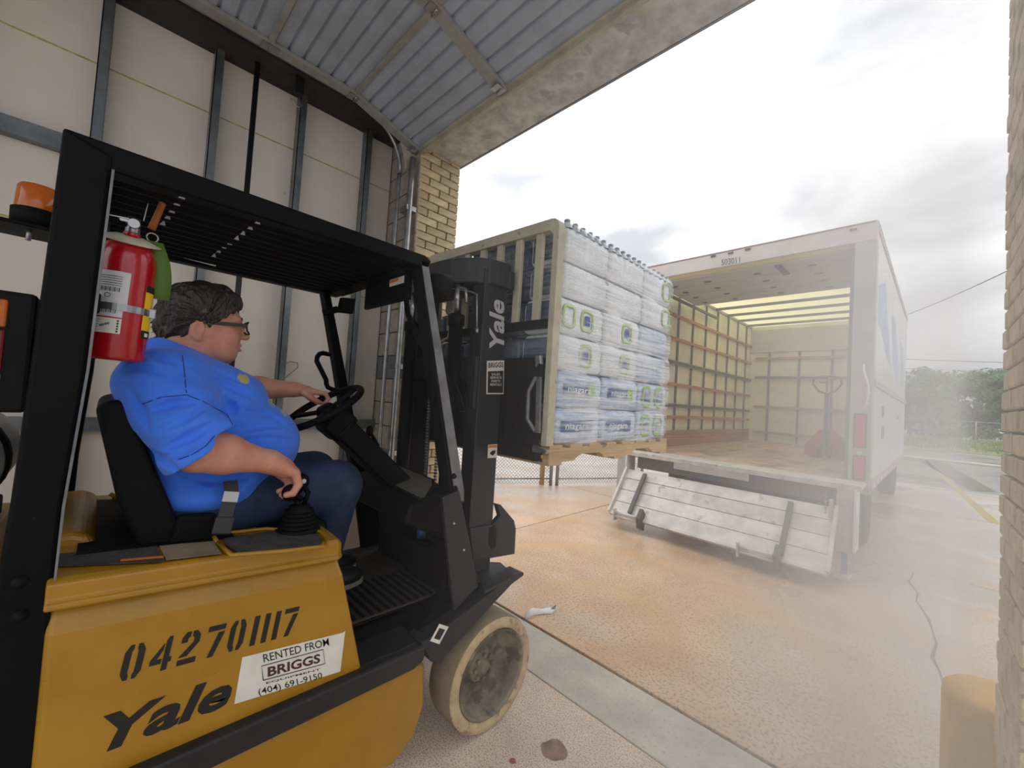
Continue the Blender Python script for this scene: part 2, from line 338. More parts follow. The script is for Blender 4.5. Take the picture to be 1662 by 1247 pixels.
MB().box(XJL-.2, XJR+.25, 1.755, 2.125, ZL-.01, 3.95).build('beam', 'lintel', li, bevel=.008)
MB().box(XJL-.05, XJR+.05, 2.126, 2.14, ZL-.012, ZL+.045).build('angle_iron', 'steel_stud', li)
struct(MB().box(-3.7, 1.7, -2.4, 2.13, 4.25, 4.4).build('ceiling', 'ceiling_dark'), 'unseen ceiling deck above the raised door, cut short for sky light')  # out of view; blocks sky overhead, cut short so more sky light enters
struct(MB().box(-3.7, 3.0, 1.9, 2.13, 3.95, 4.6).build('wall_upper', 'block_grey'), 'block wall above the lintel')

# ------------------------------------------------------------------ raised sectional door
dr = struct_root('door_1', 'grey ribbed sectional overhead door rolled up under the ceiling', (-1.4, 0, 3.7))
XD0, XD1 = -3.02, .32
prof = [(1.72, 3.53), (1.163, 3.69)] + [(1.163-.56*k, 3.69+.006*k) for k in range(1, 8)]
for i in range(len(prof)-1):
    (y0, z0), (y1, z1) = prof[i], prof[i+1]; d = Vector((0, y1-y0, z1-z0)); Ls = d.length; d.normalize(); n = Vector((0, d.z, -d.y))
    if n.z > 0: n = -n
    P = lambda s, h: Vector((0, y0, z0)) + d*s + n*h          # h: downwards (inside face)
    prf = []; s = .006; nr = 6; st = (Ls-.012)/nr
    for r in range(nr):
        prf += [(s, 0), (s+.012, .016), (s+st*.5, .018), (s+st-.014, .016), (s+st-.004, 0)]; s += st
    top = [(Ls-.006, -.03), (.006, -.03)]
    poly = prf+top; m = MB(); k = len(poly)
    m.prism([P(a, h)+Vector((XD0, 0, 0)) for a, h in poly], (XD1-XD0, 0, 0))
    sec = m.build('section', 'door_grey', dr)
    for xx, w in ((XD0+.035, .04), (-1.96, .04), (-.75, .04), (XD1-.035, .04)):
        mm = MB(); mm.add([P(a, h)+Vector((xx+sx*w, 0, 0)) for a in (.0, Ls) for h in (.018, .045) for sx in (-1, 1)], [(0, 1, 5, 4), (2, 6, 7, 3), (0, 4, 6, 2), (1, 3, 7, 5), (0, 2, 3, 1), (4, 5, 7, 6)])
        mm.build('stile', 'door_rail', sec, bevel=.003)
    mm = MB(); mm.add([P(a, h)+Vector((x, 0, 0)) for a in (-.014, .02) for h in (.014, .034) for x in (XD0+.05, XD1-.05)], [(0, 1, 5, 4), (2, 6, 7, 3), (0, 4, 6, 2), (1, 3, 7, 5), (0, 2, 3, 1), (4, 5, 7, 6)])
    mm.build('seam_rail' if i else 'bottom_rail', 'door_rail' if i else 'rail_cream', sec, bevel=.003)
    if i < 4:
        for xx in (XD0+.035, -1.96):
            c = P(0 if i else .03, .05) + Vector((xx, 0, 0)); q = MB(); q.box(c.x-.035, c.x+.035, c.y-.05, c.y+.05, c.z-.004, c.z+.004)
            q.cyl((c.x-.03, c.y, c.z-.008), (c.x+.03, c.y, c.z-.008), .007, n=8); q.build('hinge', 'galvanised', sec)
# bottom seal, cable bracket, tracks
MB().box(XD0, XD1, 1.715, 1.745, 3.47, 3.53).build('weather_seal', 'rail_cream', dr, bevel=.006)
b0 = Vector((XD0-.02, 1.66, 3.5)); m = MB(); m.prism([b0+Vector(v) for v in ((0, -.09, .03), (0, .06, -.02), (0, .05, -.09), (0, .0, -.15), (0, -.03, -.17), (0, -.045, -.08))], (.02, 0, 0)); m.build('cable_bracket', 'rail_cream', dr, bevel=.004)
MB().cyl((XD0-.07, 1.67, 3.5), (XD0+.05, 1.67, 3.5), .022, n=14).build('roller', 'galvanised', dr)
def arc(c, r, a0, a1, n): return [Vector((c[0], c[1]+r*math.cos(a0+(a1-a0)*i/n), c[2]+r*math.sin(a0+(a1-a0)*i/n))) for i in range(n+1)]
pth = [Vector((-3.07, -3.5, 3.70)), Vector((-3.07, 0, 3.70)), Vector((-3.07, 1.2, 3.69))] + arc((-3.07, 1.22, 3.30), .39, math.pi/2, .0, 8)
pth2 = [Vector((-3.05, 1.61, z)) for z in (3.28, 3.2, 2.2, 1.0, .02)]
tr = struct_root('trim_10', 'galvanised track of the overhead door along the left jamb', (-3.05, 1.6, 0))
MB().tube(pth[:3], .017, n=8).build('horizontal_rail', 'galvanised', tr)
MB().tube(pth[2:], .015, n=8).build('curved_rail', 'galvanised', tr)
m = MB(); m.tube([p+Vector((.0, -.02, 0)) for p in pth2], .016, n=10); m.build('inner_rail', 'galvanised', tr)
m = MB(); m.tube([Vector((-2.975, 1.66, 3.42))]+[p+Vector((.075, .05, 0)) for p in pth2[1:]], .024, n=12); m.build('outer_rail', 'galvanised', tr)
for z in (.35, 1.0, 1.7, 2.4, 3.0): MB().box(-3.08, -2.96, 1.63, 1.72, z-.02, z+.02).build('bracket', 'galvanised', tr)

# ------------------------------------------------------------------ yard: fences, grass, trees, wires
def chain_fence(name, label, A, B, h, pitch, wr_, posts, rail=True, group=None):
    A, B = Vector((*A, 0)), Vector((*B, 0)); d = (B-A); Ln = d.length; d.normalize()
    t = thing(name, label, 'fence', ((A+B)/2)[:], group=group)
    for k in range(posts):
        p = A+d*(Ln*k/(posts-1)); MB().cyl(p, p+Vector((0, 0, h+.05)), .03, n=10).build('post', 'galvanised', t)
    if rail:
        MB().cyl(A+Vector((0, 0, h)), B+Vector((0, 0, h)), .021, n=8).build('top_rail', 'galvanised', t)
        MB().cyl(A+Vector((0, 0, .12)), B+Vector((0, 0, .12)), .012, n=6).build('bottom_rail', 'galvanised', t)
    m = MB(); n = int(Ln/pitch); nz_ = int(h/pitch)
    nrm = Vector((-d.y, d.x, 0))
    for sgn in (1, -1):
        for k in range(-nz_, n+nz_):
            x0 = k*pitch; x1 = x0+nz_*pitch; za, zb = 0.03, .03+nz_*pitch
            if sgn < 0: x0, x1 = x1, x0
            # clip to the panel
            ts = [0, 1]
            lo, hi = 0., 1.
            dx = x1-x0
            for lim, side in ((0, 1), (Ln, -1)):
                tt = (lim-x0)/dx
                if (dx > 0) == (side > 0): lo = max(lo, tt)
                else: hi = min(hi, tt)
            if hi-lo < .02: continue
            p0 = A+d*(x0+dx*lo)+Vector((0, 0, za+(zb-za)*lo)); p1 = A+d*(x0+dx*hi)+Vector((0, 0, za+(zb-za)*hi))
            m.cyl(p0+nrm*.002*sgn, p1+nrm*.002*sgn, wr_, n=3, cap=False)
    m.build('wire_mesh', 'galvanised', t); return t
chain_fence('chain_link_fence', 'chain-link fence with steel posts left of the truck, seen under the pallet', (-6.2, 2.6), (-4.58, 5.70), 1.8, .06, .0036, 4)
chain_fence('chain_link_gate', 'low chain-link gate section right behind the yellow post', (-4.52, 5.80), (-3.75, 7.45), 1.25, .06, .0036, 2)
yp = thing('yellow_post', 'slim yellow post at the end of the chain-link fence', 'post', (-4.72, 5.62, 0))
MB().cyl((-4.72, 5.62, 0), (-4.72, 5.62, 1.5), .045, n=16).build('post', 'bollard', yp); MB().ell((-4.72, 5.62, 1.5), (.045, .045, .03)).build('cap', 'bollard', yp)
chain_fence('chain_link_fence', 'long pale chain-link fence along the far grass verge', (-12, 43.5), (14, 41.5), 1.85, .35, .006, 8)
# grass verge (cannot be counted)
m = MB(); rg = random.Random(3); nx, ny = 60, 14
def gz_(x, y): return .05+.12*mnoise.noise((x*.3, y*.3, 0)) + .25*max(0, (y-41)/18)
vs = [(-30+60*i/nx, 36+22*j/ny, max(.0, gz_(-30+60*i/nx, 36+22*j/ny)) if j else -.02) for j in range(ny+1) for i in range(nx+1)]
m.add(vs, [(j*(nx+1)+i, j*(nx+1)+i+1, (j+1)*(nx+1)+i+1, (j+1)*(nx+1)+i) for j in range(ny) for i in range(nx)], True)
for _ in range(9000):
    x, y = rg.uniform(-12, 14), rg.uniform(36.3, 57); z = max(0, gz_(x, y))-.02; h = rg.uniform(.12, .3); a = rg.uniform(0, 3.14)
    dx, dy = math.cos(a)*.04, math.sin(a)*.04; m.add([(x-dx, y-dy, z), (x+dx, y+dy, z), (x+rg.uniform(-.05, .05), y, z+h)], [(0, 1, 2)])
o = m.build('grass', 'grass'); o['kind'] = 'stuff'; o['label'] = 'green grass verge beyond the wet yard'; o['category'] = 'grass'
def tree(label, x, y, h, w, mt, seed):
    r = random.Random(seed); t = thing('leafy_tree', label, 'tree', (x, y, .2), group='trees beyond the far fence')
    m = MB(); m.tube([(x, y, 0), (x+.1, y, h*.25), (x-.1, y+.1, h*.5)], .2, n=8, radii=[.22, .17, .1])
    for k in range(5):
        a = k*1.3; m.tube([(x, y, h*.25), (x+math.cos(a)*w*.25, y+math.sin(a)*w*.25, h*.55)], .07, n=6, radii=[.1, .04])
    m.build('trunk', 'bark', t); m = MB()
    blobs = [(x+r.uniform(-.34, .34)*w, y+r.uniform(-.3, .3)*w, h*r.uniform(.10, .84), w*r.uniform(.15, .25)) for _ in range(46)]
    for bx_, by_, bz_, br in blobs:
        for _ in range(120):
            u = Vector((r.gauss(0, 1), r.gauss(0, 1), r.gauss(0, 1))).normalized(); c = Vector((bx_, by_, bz_))+Vector((u.x*br, u.y*br, u.z*br*.75))*r.uniform(.75, 1.05)
            if c.z < .3: continue
            s_ = r.uniform(.14, .26); a1 = u.orthogonal().normalized(); a1.rotate(Matrix.Rotation(r.uniform(0, 6), 3, u)); b1 = (u.cross(a1)+u*r.uniform(-.5, .5)).normalized()
            m.add([c-a1*s_, c-b1*s_*.55, c+a1*s_, c+b1*s_*.55], [(0, 1, 2, 3)])
    m.build('crown', mt, t)
for i, (x, y, h, w, mt, lb) in enumerate([(-3.2, 60, 9.6, 4.6, 'leaf2', 'tall leafy tree just beside the truck mirror beyond the fence'), (1.6, 60, 7.6, 4.6, 'leaf', 'round bushy tree in the middle of the far tree line'),
        (6.4, 60, 8.2, 4.6, 'leaf2', 'leafy tree left of the brick jamb in the far tree line'), (-.6, 66, 9.0, 4.8, 'leaf', 'tree in the second row just right of the truck'), (4.4, 66, 8.4, 4.9, 'leaf2', 'tree standing behind the gap of the far tree line')]):
    tree(lb, x, y, h, w, mt, 20+i)
def wire(label, A, B, sag, r):
    A, B = Vector(A), Vector(B); m = MB(); m.tube([A.lerp(B, i/16)-Vector((0, 0, sag*4*(i/16)*(1-i/16))) for i in range(17)], r, n=6)
    tag(m.build('overhead_wire', 'wire_dark'), label, 'wire', 'overhead wires')
def at_d(x, y, d): v = ray(x, y); return CAM + v*d
wire('thick overhead wire rising from the truck roof towards the brick jamb', at_d(1440, 522, 30), at_d(1668, 424, 14), .15, .02)
wire('upper thin overhead wire above the far trees', at_d(1380, 579, 46), at_d(1700, 590, 46), .1, .03)
wire('lower thin overhead wire above the far trees', at_d(1380, 595, 50), at_d(1700, 604, 50), .1, .02)
# bollard and scrap
bt = hZ(1560, 1105, 0); bd = thing('bollard', 'thick yellow bollard at the foot of the right brick jamb', 'bollard', (.235, 2.36, 0))
MB().lathe([(0, .0), (.15, 0), (.15, .485), (.146, .515), (.13, .53), (0, .535)], (.235, 2.36, 0), n=32).build('post', 'bollard', bd)
sp_ = hZ(875, 994); m = MB(); pts = []
rp_ = [hZ(x, y) for x, y in ((851, 1001), (862, 995), (878, 992), (892, 993), (901, 992))]
rq_ = [hZ(x, y) for x, y in ((853, 1007), (866, 1000), (880, 998), (894, 998), (903, 990))]
vs = []
for i, (a, b) in enumerate(zip(rp_, rq_)): vs += [a+Vector((0, 0, .012+.02*(i % 2))), a.lerp(b, .5)+Vector((0, 0, .03+.012*math.sin(i*2))), b+Vector((0, 0, .004))]
m.add(vs, [(i*3+j, i*3+j+1, i*3+j+4, i*3+j+3) for i in range(4) for j in range(2)], True); o = m.build('plastic_scrap', 'white_plastic')
sl = o.modifiers.new('thick', 'SOLIDIFY'); sl.thickness = .002
tag(o, 'crumpled white plastic scrap lying on the doorway joint', 'litter')
# ------------------------------------------------------------------ forklift
mat('yellow_paint', srgb(172, 126, 24), .42, var=.10, vscale=3.5, bump=.05, bscale=40, rvar=.12, coat=.15, spots=[(srgb(120, 88, 30), 14, .70, .6), (srgb(60, 46, 26), 34, .735, .7)])
mat('black_paint', srgb(8, 9, 12), .55, spec=.14, var=.14, vscale=7, bump=.06, bscale=50, spots=[(srgb(60, 60, 60), 38, .73, .3)])
mat('pillar_grey', srgb(124, 124, 126), .45, .2, var=.2, vscale=12, spots=[(srgb(160, 152, 138), 26, .68, .6)])
mat('rail_black', srgb(40, 40, 42), .5, spec=.35, var=.12, vscale=9, spots=[(srgb(84, 82, 78), 30, .68, .4)])
mat('mast_grey', srgb(40, 41, 44), .45, .1, var=.08, vscale=5)
mat('black_rubber', srgb(14, 14, 15), .7, spec=.2, var=.1)
mat('black_vinyl', srgb(10, 10, 12), .65, spec=.2, var=.1, bump=.1, bscale=90)
mat('floor_mat', srgb(58, 52, 46), .85, var=.2, vscale=20)
mat('grip_tape', srgb(72, 70, 66), .95, var=.25, vscale=24, bump=.4, bscale=180, spots=[(srgb(120, 112, 98), 20, .64, .6)])
mat('tyre_face', srgb(196, 172, 134), .85, var=.16, vscale=16, bump=.5, bscale=40, spots=[(srgb(110, 84, 58), 22, .60, .6)])
mat('tyre_tread', srgb(148, 130, 106), .85, var=.18, vscale=8, bump=.3, bscale=30)
mat('rim_dirty', srgb(150, 138, 116), .75, .2, var=.3, vscale=9, spots=[(srgb(64, 56, 46), 7, .52, .7)])
mat('chrome', srgb(170, 170, 172), .3, .95, var=.06)
mat('cream_paint', srgb(200, 192, 168), .6, var=.1, vscale=10, spots=[(srgb(120, 104, 76), 24, .68, .6)])
mat('decal_white', srgb(226, 224, 214), .5, var=.05, vscale=20)
mat('decal_black', srgb(24, 22, 20), .55, var=.05)
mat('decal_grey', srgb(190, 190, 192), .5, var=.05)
mat('decal_maroon', srgb(78, 40, 42), .55, var=.05)
mat('decal_orange', srgb(222, 122, 46), .55, var=.05)
mat('amber_lens', srgb(226, 116, 24), .12, var=.1, vscale=40, trans=.35)
mat('red_lens', srgb(120, 18, 24), .15, var=.1, trans=.2)
mat('clear_lens', srgb(120, 124, 126), .15, var=.1)
mat('tank_grey', srgb(176, 178, 178), .35, .6, var=.1)
mat('display_glass', srgb(116, 112, 102), .3, var=.1, vscale=12)
mat('wood_handle', srgb(186, 108, 52), .6, var=.2, vscale=18, stretch=(1, 1, .2))
mat('webbing', srgb(60, 60, 62), .8, bump=.2, bscale=200)

FK = thing('forklift', 'yellow and black counterbalance forklift driving through the doorway', 'forklift', (-1.8, .5, 0))
XN = -1.36; XF = -2.24
def pX(c, *ps): return [hX(x, y, c) for x, y in ps]
def box(name, mt, a, bevel=.006, par=None, seg=2): return MB().box(*a).build(name, mt, par or FK, bevel, seg)
# chassis skirt
m = MB(); m.prism([(XN, -.95, .10), (XN, .86, .10), (XN, .95, .16), (XN, .985, .26), (XN, .975, .435), (XN, -.95, .455)], (XF-XN, 0, 0)); m.build('chassis_skirt', 'yellow_paint', FK, .02, 3)
# black step rail along the side
m = MB(); m.prism([(-1.325, -.95, .452), (-1.325, .90, .452), (-1.325, .945, .47), (-1.325, .945, .525), (-1.325, -.95, .54)], (-.12, 0, 0)); m.build('side_rail', 'rail_black', FK, .010, 2)
box('step', 'rail_black', (-1.36, -1.62, .62, .945, .44, .528))
# yellow side panel with the fold under the hood
a = [(-.055, .965), (.604, .925), (.62, .85), (.712, .525), (.70, .50), (-.055, .52)]
sd = MB()
m = sd; sec = [(.0, .03), (.03, .0)]
P0 = [Vector((XN, y, z)) for y, z in ((.0, 0),)]
lo = [(-.055, .50), (.712, .505), (.617, .868), (-.055, .905)]; up = [(-.055, .965), (.602, .928)]
vs = [(XN, y, z) for y, z in lo] + [(XN-.035, y, z) for y, z in up] + [(XN-.12, -.055, .50), (XN-.12, .69, .505), (XN-.12, .585, .90), (XN-.12, -.055, .965)]
m.add(vs, [(0, 1, 2, 3), (3, 2, 5, 4), (1, 7, 8, 2), (2, 8, 5), (4, 5, 8, 9), (0, 6, 7, 1), (0, 3, 4, 9, 6), (6, 9, 8, 7)])
side = m.build('side_panel', 'yellow_paint', FK, .014, 3)
for i in range(4):          # far side panel is its own simple wall
    pass
box('far_side_panel', 'yellow_paint', (XF+.1, XF, -.055, .66, .46, .95), .02)
# hood: top plate with rolled lip
hd = MB(); prof = [(XN+.012, 0.0), (XN+.016, .012), (XN+.004, .022), (XN+.004, .058), (XN-.016, .066), (XN-.10, .07), (XF+.02, .07), (XF+.02, 0)]
def hoodz(y): return .963-.062*(y+.05)
ya, yb = -.06, .612; n = len(prof)
vs = [(x, ya, hoodz(ya)+h) for x, h in prof] + [(x if i > 3 else x-.012, yb-.02, hoodz(yb)+h) for i, (x, h) in enumerate(prof)] + [(x-.03 if i <= 5 else x, yb, hoodz(yb)+h*.8) for i, (x, h) in enumerate(prof)]
hd.add(vs, [tuple(range(n)), tuple(range(2*n, 3*n))[::-1]] + [(r*n+i, r*n+(i+1) % n, (r+1)*n+(i+1) % n, (r+1)*n+i) for r in (0, 1) for i in range(n)])
hood = hd.build('hood', 'yellow_paint', FK, .006, 2)
zt = lambda y: hoodz(y)+.0715
# rear bulkhead of the hood behind the seat
m = MB(); m.prism([(-1.60, -.10, .98), (-1.60, .0, 1.0), (-1.60, .02, 1.02), (-1.60, .0, 1.055), (-1.60, -.03, 1.065), (-1.60, -.10, 1.065)], (-.58, 0, 0)); m.build('hood_bulkhead', 'yellow_paint', hood, .018, 3)
m = MB(); m.prism([(-1.50, -.02, zt(0)), (-1.50, .32, zt(.32)), (-2.12, .32, zt(.32)), (-2.12, -.02, zt(0))], (0, 0, .004)); m.build('hood_recess_dark', 'black_vinyl', hood)  # black sheet in place of the dark recess behind the seat
# hinge stubs and latch on the far bulkhead edge
for k, (x, y) in enumerate(((138, 812), (165, 812))):
    q = hX(x, y, -2.15); MB().box(q.x-.02, q.x+.02, q.y-.014, q.y+.014, q.z-.02, q.z+.006).build('hinge', 'yellow_paint', hood, .003)
q = hX(190, 806, -2.1); m = MB(); m.tube([q+Vector((0, -.01, -.03)), q+Vector((0, -.005, .0)), q+Vector((0, -.02, .012))], .008, n=8); m.tube([q+Vector((0, .02, -.03)), q+Vector((0, .025, .0)), q+Vector((0, .04, .012)), q+Vector((0, .08, .012))], .009, n=8); m.build('hood_latch', 'yellow_paint', hood)
# grip tape on the lip, lever console recess
def on_hood(pts, h): return [Vector((hZ(x, y, .99).x, hZ(x, y, .99).y, zt(hZ(x, y, .99).y)+h)) for x, y in pts]
MB().prism(on_hood([(86, 952), (86, 930), (252, 905), (264, 933)], 0), (0, 0, .002)).build('grip_tape', 'grip_tape', hood)
MB().prism(on_hood([(268, 930), (256, 905), (345, 893), (358, 914)], 0), (0, 0, .0012)).build('worn_pad', 'tyre_tread', hood)
tp = on_hood([(193, 938), (193, 935), (263, 925), (264, 928)], .003); MB().prism(tp, (0, 0, .001)).build('warning_strip', 'decal_orange', hood)
rim = on_hood([(352, 897), (345, 886), (362, 880), (430, 868), (520, 868), (531, 880), (528, 894), (460, 906), (375, 918)], .004)
m = MB(); m.tube(rim+[rim[0]], .006, n=8); m.build('console_rim', 'yellow_paint', hood)
MB().prism(on_hood([(366, 900), (362, 889), (380, 882), (435, 872), (514, 872), (523, 882), (520, 891), (455, 902), (385, 911)], .0), (0, 0, .003)).build('console_plate', 'grip_tape', hood)
# levers with bellows boots
LV = Vector((-1.50, .505, 0)); lz = zt(.5)
prof = [(.070, 0.0)]
for k in range(6):
    r = .068-.005*k; prof += [(r, .004+.0125*k), (r+.002, .009+.0125*k), (r-.015, .0125+.0125*k)]
prof += [(.034, .085), (0, .088)]
MB().lathe(prof, (LV.x, LV.y, lz), n=28).build('bellows_boot', 'black_rubber', FK)
kn = [hX(471, 800, -1.48), hX(489, 782, -1.50), hX(480, 792, -1.535)]
for k, kp in enumerate(kn):
    b0 = Vector((LV.x+.012*(k-1), LV.y+(-.015, .012, 0)[k], lz+.08)); md = b0.lerp(kp, .5)+Vector((0, (.03, .02, -.02)[k], 0))
    ob = MB().tube([b0, b0.lerp(md, .6)+Vector((0, 0, .006)), md, md.lerp(kp, .6), kp], .008, n=8).build('lever', 'black_paint', FK)
    MB().ell(kp, (.026, .026, .028)).build('knob', 'black_vinyl', ob)
    MB().lathe([(0, .002), (.007, .0015), (.008, 0)], kp+Vector((.0245, 0, .006)), axis=(1, 0, .2), n=14).build('knob_cap', 'decal_grey', ob)
# stencilled number and lettering on the side panel
GL = {'0': ([[(0, .2), (.12, 0), (.24, 0), (.24, .14), (.2, .2), (.2, .8), (.24, .86), (.24, 1), (.12, 1), (0, .8)], [(.34, 0), (.46, 0), (.58, .2), (.58, .8), (.46, 1), (.34, 1), (.34, .86), (.38, .8), (.38, .2), (.34, .14)]], .80),
      '4': ([[(.38, 0), (.56, 0), (.56, 1), (.44, 1), (.38, .9)], [(0, .22), (.34, .22), (.34, .37), (.19, .37), (.34, .62), (.34, .84), (0, .37)], [(.56, .22), (.64, .22), (.64, .37), (.56, .37)]], .86),
      '2': ([[(.0, .68), (.0, .84), (.12, 1), (.27, 1), (.27, .84), (.2, .79), (.2, .68)], [(.33, 1), (.46, 1), (.6, .85), (.6, .62), (.27, .24), (.0, .24), (.4, .66), (.4, .79), (.33, .84)], [(0, 0), (.6, 0), (.6, .17), (0, .17)]], .84),
      '7': ([[(0, .83), (.6, .83), (.6, 1), (0, 1)], [(.14, 0), (.34, 0), (.6, .76), (.38, .76)]], .80), '1': ([[(.06, 0), (.27, 0), (.27, 1), (.06, 1)]], .43)}
def stencil(txt, org, right, up, h, shear, off, par):
    x = 0; right = Vector(right); up = Vector(up); nr = Vector((1, 0, 0))
    for ch in txt:
        polys, adv = GL[ch]; m = MB()
        for pl in polys: m.add([Vector(org)+right*((x+u+shear*v)*h)+up*(v*h)+nr*off for u, v in pl], [tuple(range(len(pl)))])
        m.build('stencil_digit', 'decal_black', side); x += adv
o0 = hX(191, 1108, XN); o1 = hX(475, 1030, XN); rg_ = (o1-o0).normalized(); hgt = .083
tot = sum(GL[c][1] for c in '042701117')-.25
kx = (o1-o0).length/(tot*hgt)
stencil('042701117', o0, rg_*kx, (0, .0, 1), hgt, .16, .0012, side)
y0 = hX(162, 1222, XN); y1 = hX(352, 1150, XN)
text_mb('Yale', y0, (y1-y0), (0, 0, 1), .118, .0012, .28, bold=.032, width=.262).build('lettering', 'decal_black', side)
s4 = [hX(x, y, XN)+Vector((.001, 0, 0)) for x, y in ((380, 1143), (393, 1067), (556, 1027), (560, 1024), (557, 1050), (552, 1090))]
stk = MB().prism(s4, (.0006, 0, 0)).build('sticker', 'decal_white', side)
def onp(x, y, o=.0025): return hX(x, y, XN)+Vector((o, 0, 0))
def wtxt(t, pa, pb, ptop, mt, bold=.0, shear=0, par=None, name='lettering', plane=onp):
    A, B, T = plane(*pa), plane(*pb), plane(*ptop); k = (T-A).length/.70
    return text_mb(t, A, B-A, T-A, k, 0, shear, bold=bold, width=(B-A).length).build(name, mt, par)
wtxt('RENTED FROM', (428, 1075), (534, 1047), (426, 1062), 'decal_black', .003, par=stk)
wtxt('BRIGGS', (434, 1098), (521, 1074), (431, 1084), 'decal_maroon', .03, .15, par=stk)
wtxt('EQUIPMENT', (432, 1110), (520, 1087), (431.4, 1107), 'decal_maroon', .01, par=stk)
wtxt('(404) 691-9150', (420, 1128), (523, 1100), (418, 1118), 'decal_black', .003, par=stk)
fr4 = [onp(x, y) for x, y in ((427, 1104), (424, 1081), (524, 1054), (527, 1077))]
MB().tube(fr4+[fr4[0]], .0014, n=4).build('sticker_frame', 'decal_maroon', stk)
# floor, mat with ribs, inner step wall
fl = box('floor_plate', 'black_paint', (-1.50, XF, .60, 1.30, .575, .60), .004)
box('floor_mat', 'floor_mat', (-1.505, XF+.04, .66, 1.28, .60, .61), .003)
for k in range(16): MB().box(-1.51, -1.80, .70+k*.035, .712+k*.035, .61, .615).build('mat_rib', 'black_rubber', fl)
box('inner_step_wall', 'black_paint', (-1.50, -1.53, .62, 1.28, .50, .60), .003)
m = MB(); m.prism([(-1.405, .93, .50), (-1.405, .945, .528), (-1.405, 1.02, .60), (-1.405, 1.30, .63), (-1.405, 1.30, .50)], (-.12, 0, 0)); m.build('inner_fender', 'black_paint', FK, .004)
# fender strip above the front wheel
fs = [(.93, .535), (.985, .44), (1.03, .425), (1.30, .565), (1.42, .625), (1.50, .645), (1.50, .66), (1.40, .66), (1.12, .575)]
m = MB(); m.prism([(-1.335, y, z) for y, z in fs], (-.10, 0, 0)); fd = m.build('fender', 'rail_black', FK, .006)
m = MB(); m.prism([hZ(x, y, .645)+Vector((0, 0, 0)) for x, y in ((770, 915), (812, 917), (831, 934), (826, 945), (786, 965))], (0, 0, .014)); m.build('fender_plate', 'rail_black', fd, .004)
st_ = pX(-1.334, (696, 1021), (716, 993), (725, 998), (705, 1026)); 
q = [Vector((-1.345, y, z)) for y, z in ((1.0, .567), (1.05, .592), (1.05, .655), (1.0, .63))]
sq = [hX(x, y, -1.334) for x, y in ((697, 1040), (712, 1012), (727, 1017), (712, 1045))]
sq = [p+Vector((.004, 0, 0)) for p in sq]; ds = MB().prism(sq, (.001, 0, 0)).build('warning_decal', 'decal_white', fd)
c_ = sum(sq, Vector())/4; MB().prism([c_+(p-c_)*.6+Vector((.0015, 0, 0)) for p in sq], (.0006, 0, 0)).build('pictogram', 'decal_black', ds)
# cowl with display
m = MB(); m.prism([(-1.47, .92, 1.03), (-1.47, 1.10, 1.075), (-1.47, 1.20, 1.06), (-1.47, 1.22, .62), (-1.47, 1.16, .62), (-1.47, 1.12, .85), (-1.47, .90, .96)], (-.66, 0, 0))
cw = m.build('cowl', 'black_vinyl', FK, .02, 3)
dpy = [Vector((p.x, p.y, 1.03+(p.y-.92)*.25+.002)) for p in [hZ(x, y, 1.06) for x, y in ((632, 770), (640, 764), (702, 789), (703, 795), (690, 807), (682, 806), (634, 784), (630, 777))]]
dp = MB().prism(dpy, (0, 0, .006)).build('display', 'display_glass', cw, .012, 3); MB().tube(dpy+[dpy[0]], .008, n=8).build('display_bezel', 'black_rubber', cw)
box('kick_panel', 'black_paint', (-1.50, -2.12, 1.14, 1.22, .60, .86), .01)
q = hX(685, 862, -1.66); cn = thing('drink_can', 'small blue and white can in the dark tray under the dashboard', 'can', (q.x, q.y, q.z-.03)); mat('can_blue', srgb(44, 96, 150), .3)
MB().cyl(q+Vector((0, 0, -.028)), q+Vector((0, 0, .016)), .024, n=16).build('can', 'can_blue', cn); MB().lathe([(.024, 0), (.02, .012), (.006, .02), (0, .02)], q+Vector((0, 0, .016)), n=16).build('lid', 'decal_white', cn)
box('tray', 'black_paint', (q.x-.16, q.x+.10, q.y-.05, 1.15, q.z-.04, q.z-.03), .003, cw)
# steering column and wheel
cA, cB = Vector((-1.80, 1.06, 1.04)), Vector((-1.80, .74, 1.33))
m = MB(); m.bar(cA, cB, .13, .10, ref=(0, .6, .8)); co = m.build('steering_column', 'black_vinyl', FK, .014, 3)
MB().bar(cB+Vector((0, .03, -.02)), cB+Vector((0, -.05, .045)), .12, .13, ref=(0, .6, .8)).build('column_shroud', 'black_vinyl', co, .02, 3)
q = hX(600, 700, -1.95); MB().tube([q+Vector((.1, .0, -.06)), q+Vector((.03, 0, -.02)), q], .008, n=8).build('direction_lever', 'black_paint', co); MB().ell(q, (.018, .018, .028)).build('direction_knob', 'black_rubber', co)
SWc = Vector((-1.80, .672, 1.412)); SWn = Vector((0, -.55, .835)).normalized(); SWu = Vector((0, .835, .55)).normalized(); SWr = .165
m = MB(); m.tube([SWc + Vector((1, 0, 0))*SWr*math.cos(t) + SWu*SWr*math.sin(t) for t in [2*math.pi*i/40 for i in range(40)]], .0145, n=12, closed=True); sw = m.build('steering_wheel', 'black_vinyl', FK)
for a in (math.radians(90), math.radians(215), math.radians(325)):
    e = SWc + Vector((1, 0, 0))*SWr*math.cos(a) + SWu*SWr*math.sin(a); MB().bar(SWc-SWn*.02, e, .03, .012, ref=SWn).build('spoke', 'black_vinyl', sw, .003)
MB().lathe([(.0, .018), (.03, .016), (.042, .0), (.045, -.03), (.04, -.05)], SWc-SWn*.01, axis=SWn, n=24).build('wheel_hub', 'black_vinyl', sw)
MB().cyl(SWc-SWn*.02, cB, .03, n=16).build('steering_shaft', 'black_vinyl', sw)
